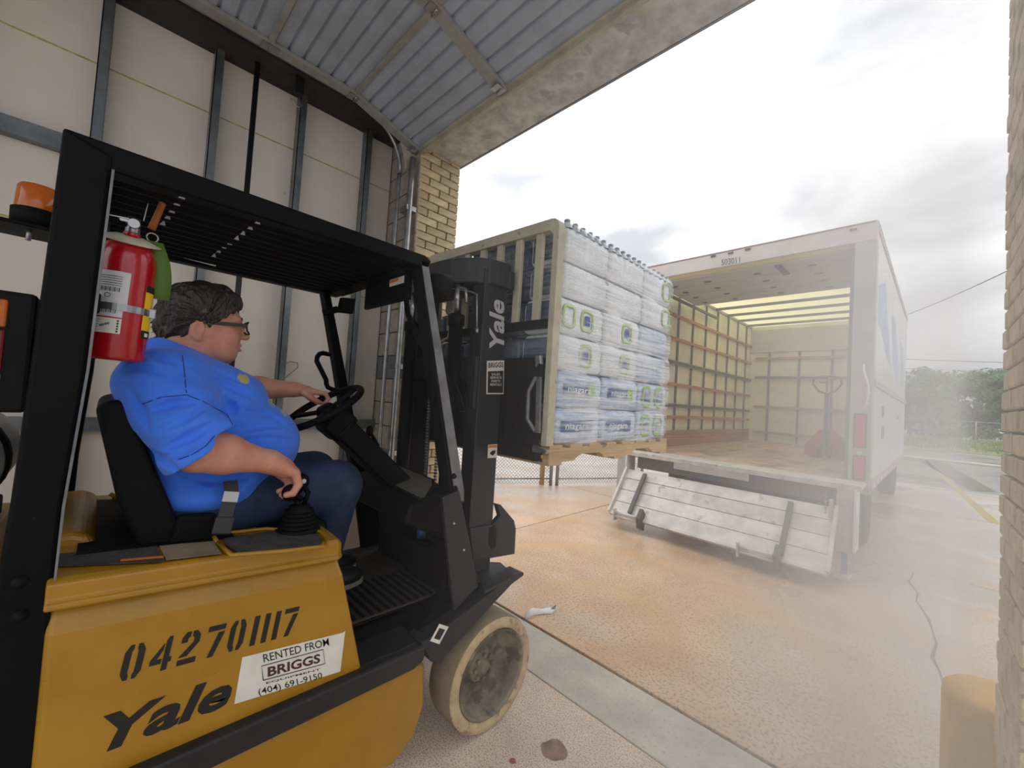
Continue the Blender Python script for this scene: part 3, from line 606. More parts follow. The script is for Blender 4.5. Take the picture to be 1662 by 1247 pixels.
# seat
st = MB(); st.prism([(-1.53, y, z) for y, z in ((-.012, 1.405), (.005, 1.425), (.04, 1.43), (.06, 1.405), (.085, 1.33), (.20, 1.03), (.20, .96), (.12, .95), (.085, 1.05), (.045, 1.16))], (-.50, 0, 0)); se = st.build('seat_back', 'black_vinyl', FK, .022, 3)
m = MB(); m.prism([(-1.54, y, z) for y, z in ((.10, .955), (.10, 1.0), (.25, .995), (.58, 1.015), (.63, .995), (.62, .95))], (-.50, 0, 0)); m.build('seat_cushion', 'black_vinyl', FK, .02, 3)
box('seat_base', 'black_paint', (-1.56, -2.02, .12, .58, .93, .965), .01)
m = MB(); m.prism([(-1.515, .16, 1.0), (-1.515, .27, .985), (-1.515, .30, 1.02), (-1.515, .27, 1.09), (-1.515, .18, 1.10)], (-.03, 0, 0)); m.build('hip_guard', 'black_vinyl', FK, .012, 3)
# seat belt end with buckle
bA, bB, bC = hX(376, 800, -1.49), hX(366, 832, -1.475), hX(358, 868, -1.46)
m = MB(); m.bar(bA+Vector((-.03, 0, .03)), bA, .038, .003, ref=(1, 0, 0)); m.bar(bA, bC.lerp(bA, .35), .038, .003, ref=(1, 0, 0)); sb_ = m.build('seat_belt', 'webbing', FK)
MB().bar(bA.lerp(bC, .0)+Vector((.003, 0, .004)), bA.lerp(bC, .22)+Vector((.003, 0, 0)), .04, .002, ref=(1, 0, 0)).build('belt_label', 'decal_grey', sb_)
MB().bar(bC.lerp(bA, .42)+Vector((.002, 0, 0)), bC, .05, .012, ref=(1, 0, 0)).build('belt_buckle', 'mast_grey', sb_, .004)

# overhead guard
ZG = 2.045
gb = MB(); gb.prism([(-1.38, -.105, 2.05), (-1.38, .855, 2.04), (-1.38, .885, 2.025), (-1.38, .875, 1.99), (-1.38, -.02, 1.985), (-1.38, -.105, 1.96)], (-.065, 0, 0)); gd = gb.build('guard_rail', 'black_paint', FK, .006)
MB().box(-2.25, -2.19, -.105, .86, 1.985, 2.045).build('guard_rail', 'black_paint', FK, .006)
MB().box(-1.44, -2.19, .80, .87, 1.985, 2.04).build('guard_crossbar', 'black_paint', FK, .006)
MB().box(-1.44, -2.19, -.105, -.02, 1.985, 2.045).build('guard_crossbar', 'black_paint', FK, .006)
for y in (.22, .48): MB().box(-1.44, -2.19, y-.012, y+.012, 2.02, 2.044).build('guard_crossbar', 'black_paint', FK, .003)
for k in range(11):
    x = -1.49-.063*k; m = MB(); m.prism([(x, -.02, 1.985), (x+.018, -.02, 2.035), (x+.026, -.02, 2.035), (x+.008, -.02, 1.985)], (0, .82, 0)); m.build('guard_slat', 'black_paint', FK)
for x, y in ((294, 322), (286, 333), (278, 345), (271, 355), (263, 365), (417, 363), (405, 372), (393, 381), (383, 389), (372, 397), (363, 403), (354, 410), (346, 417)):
    q = hZ(x, y, 1.983); MB().prism([q+Vector(v) for v in ((.004, -.006, 0), (.004, .008, 0), (.004, .004, .016))], (-.006, 0, 0)).build('slat_glint', 'decal_grey', FK)  # light grey chips imitate sky glints at the slat ends

# near rear post (wide plate), front pillars
rp = [(-.105, 2.05), (-.022, 2.02), (-.022, 1.985), (-.031, 1.505), (-.048, 1.19), (-.05, .96), (-.035, .60), (-.03, .44), (-.14, .44), (-.135, 1.0), (-.125, 1.20), (-.112, 1.69)]
m = MB(); m.prism([(-1.375, y, z) for y, z in rp], (-.055, 0, 0)); ps = m.build('rear_post', 'black_paint', FK, .008)
m = MB(); m.prism([(-1.368, -.022, 1.985), (-1.368, -.031, 1.505), (-1.368, -.048, 1.19), (-1.368, -.05, .99), (-1.368, -.046, .99), (-1.368, -.043, 1.19), (-1.368, -.026, 1.505), (-1.368, -.017, 1.985)], (-.01, 0, 0)); m.build('post_edge', 'pillar_grey', ps)
for z in (1.005, .925): q = hX(32, (945 if z > 1 else 1000), -1.375); MB().lathe([(0, .012), (.006, .012), (.008, .008), (.0125, .006), (.0135, .0)], (-1.375, q.y, q.z), axis=(1, 0, 0), n=14).build('bolt', 'black_rubber', ps)
m = MB(); m.prism([(-2.25, y, z) for y, z in rp], (.055, 0, 0)); m.build('rear_post', 'black_paint', FK, .008)
def pillar(x, mt, w, dy=0.):
    a = [(y+dy, z) for y, z in [(.835, 2.02), (.868, 2.03), (1.128, 1.09), (1.133, 1.03), (1.075, 1.03)]]
    m = MB(); m.prism([(x, y, z) for y, z in a], (w, 0, 0)); return m.build('front_pillar', mt, FK, .005)
pl = pillar(-1.385, 'black_paint', -.075)
m = MB(); m.prism([(-1.383, .84, 2.01), (-1.383, .868, 2.02), (-1.383, 1.128, 1.09), (-1.383, 1.131, 1.04), (-1.383, 1.085, 1.06)], (.003, 0, 0)); m.build('pillar_face', 'pillar_grey', pl)
pillar(-2.19, 'black_paint', -.06, -.075)
m = MB(); m.prism(pX(-1.37, (718, 808), (746, 796), (777, 952), (738, 992), (733, 960)), (-.02, 0, 0)); fp = m.build('pillar_foot', 'mast_grey', FK, .005)
for x, y in ((736, 773), (738, 793)): q = hX(x, y, -1.38); MB().lathe([(0, .014), (.007, .014), (.009, .004), (.012, .003), (.012, 0)], q, axis=(1, 0, 0), n=12).build('bolt', 'black_rubber', fp)
for x, y in ((737, 850), (753, 893)): q = hX(x, y, -1.37); MB().lathe([(0, .004), (.004, .003), (.005, 0)], q, axis=(1, 0, 0), n=10).build('rivet', 'decal_grey', fp)
m = MB(); m.prism([(-2.19, .99, 1.06), (-2.19, 1.13, 1.06), (-2.19, 1.25, .6), (-2.19, 1.1, .5)], (-.02, 0, 0)); m.build('pillar_foot', 'black_paint', FK, .005)
# grab handle and work lamp on the far pillar
a, b = hX(537, 576, -2.16), hX(551, 634, -2.16); m = MB(); m.tube([a, a+Vector((.0, -.04, .004)), a+Vector((0, -.056, -.003)), a+Vector((0, -.066, -.018)), a+Vector((0, -.068, -.04)), b+Vector((0, -.072, .05)), b+Vector((0, -.07, .03)), b+Vector((0, -.06, .012)), b+Vector((0, -.04, .004)), b], .012, n=12); m.build('grab_handle', 'black_paint', FK)
q = hX(556, 497, -2.15); m = MB(); m.prism([q+Vector(v) for v in ((0, -.02, .04), (0, .06, .05), (0, .05, -.035), (0, -.03, -.04))], (.025, 0, 0)); lm = m.build('rear_mirror', 'black_vinyl', FK, .006); MB().bar(q+Vector((0, -.02, -.02)), hX(524, 508, -2.19), .03, .03).build('mirror_arm', 'black_paint', lm, .004)
q = hX(716, 464, -1.44); MB().lathe([(0, -.06), (.035, -.055), (.05, -.02), (.054, .03), (.05, .032), (0, .028)], q, axis=(.25, 1, -.1), n=24).build('head_lamp', 'black_vinyl', FK)
# plate with warning label below the front crossbar
MB().box(-1.47, -1.86, .84, .86, 1.875, 1.99).build('front_plate', 'black_paint', FK, .004)
ld = [Vector((x, .838, z)) for x, z in ((-1.50, 1.975), (-1.50, 1.945), (-1.62, 1.945), (-1.62, 1.975))]; w_ = MB().prism(ld, (0, -.001, 0)).build('warning_decal', 'decal_white', FK)
MB().prism([Vector((x, .8365, z)) for x, z in ((-1.545, 1.972), (-1.545, 1.96), (-1.62, 1.96), (-1.62, 1.972))], (0, -.0006, 0)).build('decal_band', 'decal_orange', w_)
ld = [Vector((-2.188, y, z)) for y, z in ((.20, 2.035), (.31, 2.03), (.31, 1.995), (.20, 2.0))]; w_ = MB().prism(ld, (.001, 0, 0)).build('warning_decal', 'decal_white', FK); MB().prism([Vector((-2.186, y, z)) for y, z in ((.205, 2.034), (.305, 2.029), (.305, 2.02), (.205, 2.025))], (.0006, 0, 0)).build('decal_band', 'decal_orange', w_)
# beacon on its bracket, tail lamp
q = hX(62, 335, -1.98); bk = MB().lathe([(0, -.075), (.055, -.075), (.056, -.02), (.05, -.018)], q, n=24).build('beacon_base', 'black_rubber', FK)
MB().lathe([(.05, -.018), (.047, .05), (.042, .058), (0, .06)], q, n=24).build('beacon_lens', 'amber_lens', bk)
MB().box(q.x-.09, q.x+.09, q.y-.30, q.y+.06, q.z-.09, q.z-.078).build('beacon_bracket', 'black_paint', bk, .004); MB().cyl(q+Vector((.03, -.01, -.12)), q+Vector((.03, -.01, -.07)), .006, n=8).build('bolt', 'chrome', bk)
tl = MB().box(-1.40, -1.50, -.20, -.118, 1.40, 1.665).build('tail_lamp', 'black_rubber', FK, .008)
for z0, z1, mt_, nm in ((1.585, 1.645, 'amber_lens', 'amber_lens'), (1.49, 1.58, 'red_lens', 'red_lens'), (1.415, 1.485, 'clear_lens', 'clear_lens')): MB().box(-1.396, -1.49, -.215, -.158, z0, z1).build(nm, mt_, tl, .004)
# counterweight behind
m = MB(); m.prism([(-1.40, y, z) for y, z in ((-.145, .46), (-.145, 1.04), (-.5, 1.06), (-.85, .98), (-1.0, .75), (-1.0, .3), (-.9, .22), (-.145, .22))], (-.80, 0, 0)); m.build('counterweight', 'yellow_paint', FK, .04, 3)
gt = thing('gas_cylinder', 'grey gas cylinder strapped behind the rear post of the forklift', 'gas cylinder', (-1.83, -.32, 1.09))
MB().lathe([(0, -.30), (.10, -.285), (.145, -.23), (.15, -.18), (.15, .18), (.145, .23), (.10, .285), (0, .30)], (-1.83, -.32, 1.245), axis=(1, 0, 0), n=28).build('tank', 'tank_grey', gt)
MB().lathe([(.152, -.03), (.156, -.03), (.156, .03), (.152, .03)], (-1.75, -.32, 1.245), axis=(1, 0, 0), n=28).build('strap', 'black_rubber', gt)
box('tank_cradle', 'black_paint', (-1.6, -2.05, -.44, -.20, 1.03, 1.10), .01)

# wheels
def wheel(x, y, r, w, sgn, full=True):
    ax = (sgn, 0, 0); c = Vector((x, y, r)); rr = r
    t_ = MB().lathe([(rr*.93, -w), (rr*.985, -w+.008), (rr, -w+.02), (rr, -.022), (rr*.985, -.008)], c, ax, n=48).build('tyre', 'tyre_tread', FK)
    MB().lathe([(rr*.985, -.008), (rr*.95, .0), (rr*.84, .0), (rr*.795, -.006), (rr*.785, -.014)], c, ax, n=48).build('sidewall', 'tyre_face', t_)
    rm = MB().lathe([(rr*.785, -.014), (rr*.77, -.002), (rr*.745, -.002), (rr*.73, -.02), (rr*.68, -.095), (rr*.60, -.115), (rr*.32, -.12), (rr*.30, -.085), (rr*.26, -.08), (rr*.12, -.078), (rr*.11, -.06), (0, -.058)], c, ax, n=40).build('rim', 'rim_dirty', t_)
    if full:
        for k in range(8):
            a = 2*math.pi*k/8; p_ = c+Vector((-sgn*.082, math.cos(a)*rr*.21, math.sin(a)*rr*.21)); MB().cyl(p_, p_+Vector((sgn*.016, 0, 0)), .010, n=6, smooth=False).build('lug_nut', 'rim_dirty', rm)
    MB().lathe([(rr*.93, -w), (rr*.3, -w), (0, -w)], c, ax, n=32).build('back_disc', 'rim_dirty', t_)
wheel(-1.332, 1.335, .246, .165, 1); wheel(-2.208, 1.335, .246, .165, -1, False); wheel(-1.40, -.62, .2, .14, 1, False); wheel(-2.18, -.62, .2, .14, -1, False)
MB().cyl((-1.5, 1.335, .246), (-2.05, 1.335, .246), .07, n=16).build('axle', 'black_paint', FK)

# mast
MX = -1.82
for s in (1, -1):
    xo = MX+s*.34
    m = MB(); m.prism([(xo, 1.255, 0), (xo, 1.405, 0), (xo-s*.09, 1.405, 0), (xo-s*.09, 1.388, 0), (xo-s*.03, 1.388, 0), (xo-s*.03, 1.275, 0), (xo-s*.09, 1.275, 0), (xo-s*.09, 1.255, 0)], (0, 0, 1)); m.v = [(x, y, .06 if z == 0 else 2.12) for x, y, z in m.v]
    ms = m.build('outer_mast_rail', 'mast_grey', FK, .004)
    if s > 0: near_mast = ms
    xi = MX+s*.295
    m = MB(); m.box(xi, xi-s*.03, 1.285, 1.40, .10, 2.10); m.build('inner_mast_rail', 'black_paint', FK, .003)
    cyx = MX+s*.205
    cy_ = MB().cyl((cyx, 1.20, .35), (cyx, 1.20, 1.86), .034, n=18).build('lift_cylinder', 'black_paint', FK)
    MB().lathe([(.034, 0), (.042, 0), (.042, .05), (.034, .055), (.02, .06)], (cyx, 1.20, 1.84), n=18).build('cylinder_gland', 'black_paint', cy_)
    MB().cyl((cyx, 1.20, 1.9), (cyx, 1.20, 2.05), .016, n=12).build('piston_rod', 'chrome', cy_)
MB().box(MX-.33, MX+.33, 1.245, 1.27, 1.58, 1.69).build('mast_crossmember', 'black_paint', FK, .006)
m = MB(); m.prism([(MX+.335, 1.235, 1.69), (MX+.19, 1.235, 1.69), (MX+.19, 1.235, 1.60), (MX+.25, 1.235, 1.58), (MX+.29, 1.235, 1.53), (MX+.31, 1.235, 1.44), (MX+.335, 1.235, 1.44)], (0, .02, 0)); m.build('mast_gusset', 'mast_grey', FK, .003)
MB().box(MX-.33, MX+.33, 1.245, 1.27, .6, .72).build('mast_crossmember', 'black_paint', FK, .006)
# rounded crosshead on top of the inner mast
pts = []
for i in range(13):
    a = math.pi*i/12; pts.append((MX+.36*math.cos(a)+0, 1.33-.19*math.sin(a)))
pts = [(MX+.37, 1.40)] + pts + [(MX-.37, 1.40)]
m = MB(); m.prism([(x, y, 2.045) for x, y in pts], (0, 0, .125)); m.build('mast_crosshead', 'mast_grey', FK, .008)
MB().box(MX+.35, MX+.375, 1.385, 1.42, 2.04, 2.13).build('crosshead_lug', 'mast_grey', FK, .004)
# hydraulic tubes, hoses and chains
q0, q1, q2, q3 = hY(763, 470, 1.2), hY(742, 560, 1.2), hY(725, 575, 1.2), hY(700, 575, 1.2)
MB().tube([hY(757, 492, 1.2), hY(757, 470, 1.2), hY(748, 466, 1.2), hY(742, 475, 1.2), hY(733, 525, 1.2), hY(728, 548, 1.2), hY(716, 556, 1.2), hY(705, 557, 1.2)], .0085, n=10).build('hydraulic_tube', 'chrome', FK)
MB().tube([hY(732, 468, 1.2), hY(766, 474, 1.2), hY(774, 478, 1.2), hY(774, 535, 1.2)], .004, n=8).build('hydraulic_tube', 'chrome', FK)
MB().cyl(hY(774, 532, 1.2), hY(774, 541, 1.2), .008, n=10).build('fitting', 'chrome', FK)
for dx in (0, .016): MB().tube([hY(x, y, 1.17)+Vector((dx, 0, 0)) for x, y in ((716, 596), (732, 618), (745, 645), (749, 668))], .008, n=8).build('hose', 'black_rubber', FK)
for dx in (0, .018): MB().tube([hY(x, y, 1.0)+Vector((dx, 0, 0)) for x, y in ((656, 470), (660, 510), (675, 545), (690, 570), (697, 600))], .008, n=8).build('hose', 'black_rubber', FK)
m = MB()
for k in range(60):
    z = .7+k*.0165; m.box(MX+.05-.008, MX+.05+.008, 1.243, 1.252, z, z+.011)
m.build('lift_chain', 'pillar_grey', FK)
m = MB()
for k in range(60):
    z = .7+k*.0165; m.box(MX-.05-.008, MX-.05+.008, 1.243, 1.252, z, z+.011)
m.build('lift_chain', 'pillar_grey', FK)
# bracket at the mast foot with a slot
bp_ = pX(-1.465, (763, 858), (800, 852), (812, 838), (806, 818), (814, 820), (835, 845), (838, 858), (836, 900), (768, 912))
m = MB(); m.prism(bp_, (-.03, 0, 0)); bk2 = m.build('tilt_bracket', 'mast_grey', FK, .006); m = MB(); m.prism(pX(-1.464, (794, 858), (802, 852), (806, 860), (804, 888), (797, 892), (793, 884)), (.001, 0, 0)); m.build('slot', 'black_rubber', bk2)
# lettering on the mast rail: reads upwards
def onm(x, y, o=.0015): return hX(x, y, MX+.34)+Vector((o, 0, 0))
A, B, T = onm(817, 566), onm(817, 488), onm(793, 566)
text_mb('Yale', A, B-A, T-A, (T-A).length/.74, 0, .22, bold=.03, width=(B-A).length).build('lettering', 'decal_grey', near_mast)
s_ = [onm(*p, .001) for p in ((789, 640), (790, 586), (818, 585), (817, 640))]; sk = MB().prism(s_, (.0006, 0, 0)).build('sticker', 'decal_white', near_mast)
MB().prism([onm(*p, .0022) for p in ((791, 638), (791.5, 603), (816.5, 602), (816, 638))], (.0003, 0, 0)).build('sticker_panel', 'decal_black', sk)
def msk(x, y): return onm(x, y, .003)
wtxt('BRIGGS', (792, 597), (816, 596), (792, 589), 'decal_maroon', .02, 0, sk, plane=msk)
for k, w_ in enumerate(('SALES', 'SERVICE', 'PARTS', 'RENTALS')): wtxt(w_, (797 if k in (0, 2) else 795, 609.5+k*5.6), (811 if k in (0, 2) else 813.5, 609.5+k*5.6), (797 if k in (0, 2) else 795, 605.6+k*5.6), 'decal_white', .01, 0, sk, plane=msk)
s_ = [onm(*p, .001) for p in ((791, 744), (792, 722), (807, 721), (806, 743))]; sk = MB().prism(s_, (.0006, 0, 0)).build('warning_decal', 'decal_white', near_mast)
MB().prism([onm(*p, .002) for p in ((792.5, 727), (792.6, 723), (806, 722.4), (806, 726.5))], (.0004, 0, 0)).build('decal_band', 'decal_orange', sk); MB().prism([onm(*p, .002) for p in ((794, 736), (798, 732), (804, 731), (803, 736), (799, 740))], (.0004, 0, 0)).build('pictogram', 'decal_black', sk)

# carriage, forks, load backrest
XB0, XB1 = -1.19, -2.29
MB().box(XB0-.05, XB1+.05, 1.42, 1.465, 1.215, 1.29).build('carriage_bar', 'black_paint', FK, .006)
MB().box(XB0-.05, XB1+.05, 1.42, 1.465, 1.60, 1.70).build('carriage_bar', 'black_paint', FK, .006)
MB().box(XB0-.07, XB1+.07, 1.452, 1.462, 1.29, 1.60).build('carriage_plate', 'black_paint', FK)
for x in (-1.57, -1.95): MB().box(x-.02, x+.02, 1.37, 1.43, 1.22, 1.70).build('roller_bracket', 'black_paint', FK, .004)
q = [hY(x, y, 1.418) for x, y in ((873, 612), (880, 612), (878, 703), (871, 703))]; MB().prism(q, (0, -.012, 0)).build('guard_strip', 'pillar_grey', FK, .002)
MB().tube([hY(x, y, 1.40) for x, y in ((870, 612), (858, 635), (856, 680), (868, 700))], .009, n=8).build('side_strap', 'pillar_grey', FK)
MB().prism([hY(x, y, 1.42) for x, y in ((873, 578), (881, 577), (882, 592), (879, 590), (877, 590), (873, 597))], (0, -.02, 0)).build('fork_latch', 'galvanised', FK, .003)
MB().prism([hY(x, y, 1.42) for x, y in ((868, 727), (870, 722), (892, 731), (890, 737), (868, 733))], (0, -.02, 0)).build('fork_latch', 'galvanised', FK, .003)
for x in (-1.47, -2.02):
    m = MB(); m.prism([(x-.055, 1.43, 1.66), (x-.055, 1.462, 1.66), (x-.055, 1.474, 1.25), (x-.055, 2.55, 1.222), (x-.055, 2.55, 1.212), (x-.055, 1.50, 1.205), (x-.055, 1.43, 1.22)], (.11, 0, 0)); m.build('fork', 'black_paint', FK, .004)
lb = MB(); Ro = .05
top = [(XB0, 1.29), (XB0, 2.31)] + [(XB0-Ro+Ro*math.cos(a), 2.31+Ro*math.sin(a)) for a in (.4, .8, 1.2, 1.57)] + [(XB1+Ro+Ro*math.cos(a), 2.31+.03+Ro*math.sin(a)) for a in (1.57, 2.0, 2.5, 3.14)] + [(XB1, 1.29)]
inn = [(XB1+.045, 1.29), (XB1+.045, 2.29), (XB1+.06, 2.335), (XB0-.06, 2.305), (XB0-.035, 2.28), (XB0-.035, 1.29)]
vs = [Vector((x, 1.435, z)) for x, z in top]+[Vector((x, 1.435, z)) for x, z in inn]; lb.prism(vs, (0, .05, 0)); br_ = lb.build('load_backrest', 'cream_paint', FK, .003)
for x in (-2.155, -2.02, -1.885, -1.745, -1.605, -1.462, -1.322): MB().box(x-.022, x+.022, 1.448, 1.470, 1.885, 2.335+(x+1.2)*-.02).build('backrest_bar', 'cream_paint', br_, .003)
MB().box(XB0-.03, XB1+.03, 1.446, 1.472, 1.845, 1.885).build('backrest_crossbar', 'black_paint', br_, .003)

# ------------------------------------------------------------------ fire extinguisher strapped to the rear post
mat('ext_red', srgb(176, 16, 30), .22, var=.06, vscale=4, coat=.4)
mat('ext_label', srgb(206, 208, 210), .45, var=.03)
mat('ext_yellow', srgb(240, 196, 30), .45, var=.03)
mat('tag_green', srgb(84, 118, 44), .7, var=.1, vscale=12)
e0 = hX(186, 585, -1.49); e1 = hX(213, 392, -1.49); ax = (e1-e0).normalized(); eL = (e1-e0).length
EX = thing('fire_extinguisher', 'red fire extinguisher strapped to the rear post of the forklift', 'fire extinguisher', e0[:])
er = .058
MB().lathe([(0, 0), (er*.93, .0), (er, .008), (er, eL*.80), (er*.96, eL*.87), (er*.8, eL*.95), (er*.5, eL), (.018, eL*1.02), (.018, eL*1.06)], e0, ax, n=40).build('cylinder', 'ext_red', EX)
def ebasis():
    # angle 0 faces +X (towards the viewer), positive turns towards the front of the truck
    u = Vector((1, 0, 0)); u = (u-ax*u.dot(ax)).normalized(); v = ax.cross(u); return u, v
eu, ev = ebasis()
def wrap(name, a0, a1, h0, h1, mt, off=.0008, par=EX):
    n = 12; vs = []
    for h in (h0, h1):
        for i in range(n+1):
            a = math.radians(a0+(a1-a0)*i/n); vs.append(e0+ax*(h*eL)+(eu*math.cos(a)+ev*math.sin(a))*(er+off))
    m = MB(); m.add(vs, [(i, i+1, n+2+i, n+1+i) for i in range(n)], True); return m.build(name, mt, par)
l1 = wrap('label', -62, 8, .43, .70, 'ext_label'); 
for k in range(5): wrap('print_line', -52, -6, .655-.018*k, .659-.018*k, 'decal_black', .0014, l1)
m = MB()
for k in range(14):
    a0 = -48+k*2.9
    w_ = (1.0, 1.8, .8)[k % 3]; wrap('barcode_bar', a0, a0+w_, .535, .57, 'decal_black', .0014, l1)
q = 0
for k in range(24): pass
m = MB(); ring = []
for k in range(20):
    t = 2*math.pi*k/20; a = math.radians(-30+6*math.cos(t)); ring.append(e0+ax*((.503+.016*math.sin(t))*eL)+(eu*math.cos(a)+ev*math.sin(a))*(er+.0016))
m.tube(ring, .0006, n=4, closed=True); m.build('approval_mark', 'decal_black', l1)
l2 = wrap('label', -62, 2, .335, .40, 'ext_label')
for k in range(14): wrap('barcode_bar', -50+k*2.9, -50+k*2.9+(1., 1.7, .8)[k % 3], .365, .395, 'decal_black', .0014, l2)
l3 = wrap('label', -70, 2, .205, .325, 'decal_white')
for k in range(5): wrap('ink_mark', -6, -2.5, .215+.021*k, .229+.021*k, 'decal_black', .0014, l3)
for k in range(5): wrap('ink_mark', -52, -44+k*2, .225+.02*k, .228+.02*k, 'decal_black', .0014, l3)
m = MB(); scr = []
for k in range(18): a = math.radians(-38+k*1.1); scr.append(e0+ax*((.255+.012*math.sin(k*1.9)+.0016*k)*eL)+(eu*math.cos(a)+ev*math.sin(a))*(er+.0016))
m.tube(scr, .0006, n=4); m.build('handwriting', 'decal_black', l3)
l4 = wrap('label', 44, 92, .20, .64, 'ext_yellow'); wrap('label_block', 44, 92, .585, .64, 'decal_black', .0014, l4); wrap('label_block', 44, 92, .20, .265, 'decal_black', .0014, l4); wrap('label_dot', 54, 68, .215, .245, 'decal_white', .002, l4); wrap('label_stripe', 74, 90, .45, .56, 'decal_white', .0014, l4)
sp2 = MB().lathe([(er+.0005, .39*eL), (er+.0022, .39*eL), (er+.0022, .445*eL), (er+.0005, .445*eL)], e0, ax, n=40, smooth=False).build('strap', 'galvanised', EX)
q = e0+ax*(.42*eL)+(eu*math.cos(math.radians(70))+ev*math.sin(math.radians(70)))*(er+.004); MB().bar(q-ax*.014, q+ax*.014, .012, .018, ref=ev).build('strap_buckle', 'chrome', sp2, .003)
MB().box(-1.50, -1.42, -.045, -.02, (e0+ax*.35*eL).z, (e0+ax*.5*eL).z).build('mount_bracket', 'black_rubber', EX, .004)
tp_ = e0+ax*(eL*1.04)
MB().lathe([(.0, -.010), (.030, -.004), (.062, -.014), (.064, -.011), (.032, .001), (0, .002)], tp_, (ax+Vector((.35, .0, 0))).normalized(), n=32).build('collar_disc', 'cream_paint', EX)
vl = MB().cyl(tp_, tp_+ax*.05, .016, .013, n=16).build('valve', 'chrome', EX)
MB().bar(tp_+ax*.035+ev*-.03, tp_+ax*.045+ev*.010, .014, .014, ref=ax).build('valve_body', 'chrome', vl, .003)
MB().cyl(tp_+ax*.03+eu*.012, tp_+ax*.03+eu*.026, .012, n=16).build('gauge', 'chrome', vl)
MB().bar(tp_+ax*.045+ev*.005, tp_+ax*.035+ev*-.085, .018, .004, ref=ax).build('carry_handle', 'chrome', vl, .001)
MB().tube([tp_+ax*.03+ev*-.015, tp_+ax*.034+ev*-.06, tp_+ax*.012+ev*-.095, tp_+ax*-.03+ev*-.11], .008, n=8).build('hose', 'black_rubber', vl)
MB().bar(tp_+ax*.05+ev*.018, tp_+ax*.10+ev*.022, .003, .008, ref=eu).build('squeeze_lever', 'chrome', vl, .001)
rg2 = [tp_+ax*(.012+.012*math.sin(t))+ev*(.04+.012*math.cos(t)) for t in [2*math.pi*k/16 for k in range(16)]]; MB().tube(rg2, .0022, n=6, closed=True).build('pull_ring', 'chrome', vl)
# green paper tag
m = MB(); g0 = tp_+ev*.045+ax*-.0; vs = []
for i in range(7):
    f = i/6; c = g0+Vector((.0, .012*math.sin(f*2.6)+.012*f, -.155*f)); w_ = .020+.006*min(1, f*3); vs += [c+Vector((.012, -w_, 0)), c+Vector((.012, w_*.9, .0))]
m.add(vs, [(2*i, 2*i+1, 2*i+3, 2*i+2) for i in range(6)], True); o = m.build('inspection_tag', 'tag_green', EX); o.modifiers.new('t', 'SOLIDIFY').thickness = .001
# wooden handle hanging from the guard
w0, w1 = hX(271, 314, -1.505), hX(246, 372, -1.505); wd = thing('wooden_handle', 'orange-brown wooden handle hanging from the guard slats behind the extinguisher', 'handle', w1[:])
MB().tube([w1, w1.lerp(w0, .5), w1.lerp(w0, .86), w0], .008, n=10, radii=[.009, .008, .008, .011]).build('stick', 'wood_handle', wd)
MB().cyl(w1.lerp(w0, .72), w1.lerp(w0, .9), .0125, n=12).build('ferrule', 'black_rubber', wd)
# ------------------------------------------------------------------ pallet and wrapped water packs
mat('pallet_wood', srgb(204, 172, 126), .8, var=.16, vscale=7, stretch=(1, .18, 3), bump=.3, bscale=40, spots=[(srgb(70, 58, 46), 5, .66, .8)])
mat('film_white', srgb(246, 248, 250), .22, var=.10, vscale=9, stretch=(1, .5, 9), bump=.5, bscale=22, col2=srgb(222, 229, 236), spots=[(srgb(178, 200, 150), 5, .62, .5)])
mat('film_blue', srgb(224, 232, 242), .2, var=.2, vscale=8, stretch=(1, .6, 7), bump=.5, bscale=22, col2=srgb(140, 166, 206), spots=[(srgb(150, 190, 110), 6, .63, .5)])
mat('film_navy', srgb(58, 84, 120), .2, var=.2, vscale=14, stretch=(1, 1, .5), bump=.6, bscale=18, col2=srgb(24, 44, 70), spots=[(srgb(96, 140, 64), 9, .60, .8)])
mat('print_green', srgb(150, 206, 62), .35, var=.12, vscale=14)
mat('print_pale', srgb(196, 220, 150), .35, var=.1, vscale=14)
mat('print_blue', srgb(70, 100, 160), .35, var=.2, vscale=16)
mat('print_text', srgb(236, 240, 250), .4, var=.02)
mat('cap_grey', srgb(150, 156, 162), .35, var=.05)
mat('bottle_clear', srgb(205, 218, 226), .12, var=.06)
LX0, LX1, LY0, LY1, LZ0, LH = -1.215, -2.215, 1.505, 2.71, 1.292, .181
PW, PL = (LX0-LX1)/4, (LY1-LY0)/3
pt = thing('pallet', 'wooden stringer pallet carried on the forks under the water packs', 'pallet', ((LX0+LX1)/2, (LY0+LY1)/2, 1.19))
pz0, pz1 = 1.195, 1.29; py0, py1 = 1.475, 2.725
for x in (LX0+.01, -1.70, LX1+.02):
    yy = [(py0, pz0+.014), (py0+.20, pz0+.014), (py0+.22, pz0+.03), (py0+.26, pz0+.045), (py0+.42, pz0+.045), (py0+.46, pz0+.03), (py0+.475, pz0+.014),
          (py1-.475, pz0+.014), (py1-.46, pz0+.03), (py1-.42, pz0+.045), (py1-.26, pz0+.045), (py1-.22, pz0+.03), (py1-.20, pz0+.014), (py1, pz0+.014), (py1, pz1-.016), (py0, pz1-.016)]
    m = MB(); m.prism([(x, y, z) for y, z in yy], (-.038, 0, 0)); m.build('stringer', 'pallet_wood', pt)
for k in range(8):
    y = py0+k*(py1-py0-.10)/7; MB().box(LX0+.012, LX1-.02, y, y+.10, pz1-.016, pz1).build('deck_board', 'pallet_wood', pt, .002)
for y in (py0, (py0+py1)/2-.05, py1-.10): MB().box(LX0+.012, LX1-.02, y, y+.10, pz0, pz0+.014).build('bottom_board', 'pallet_wood', pt, .002)
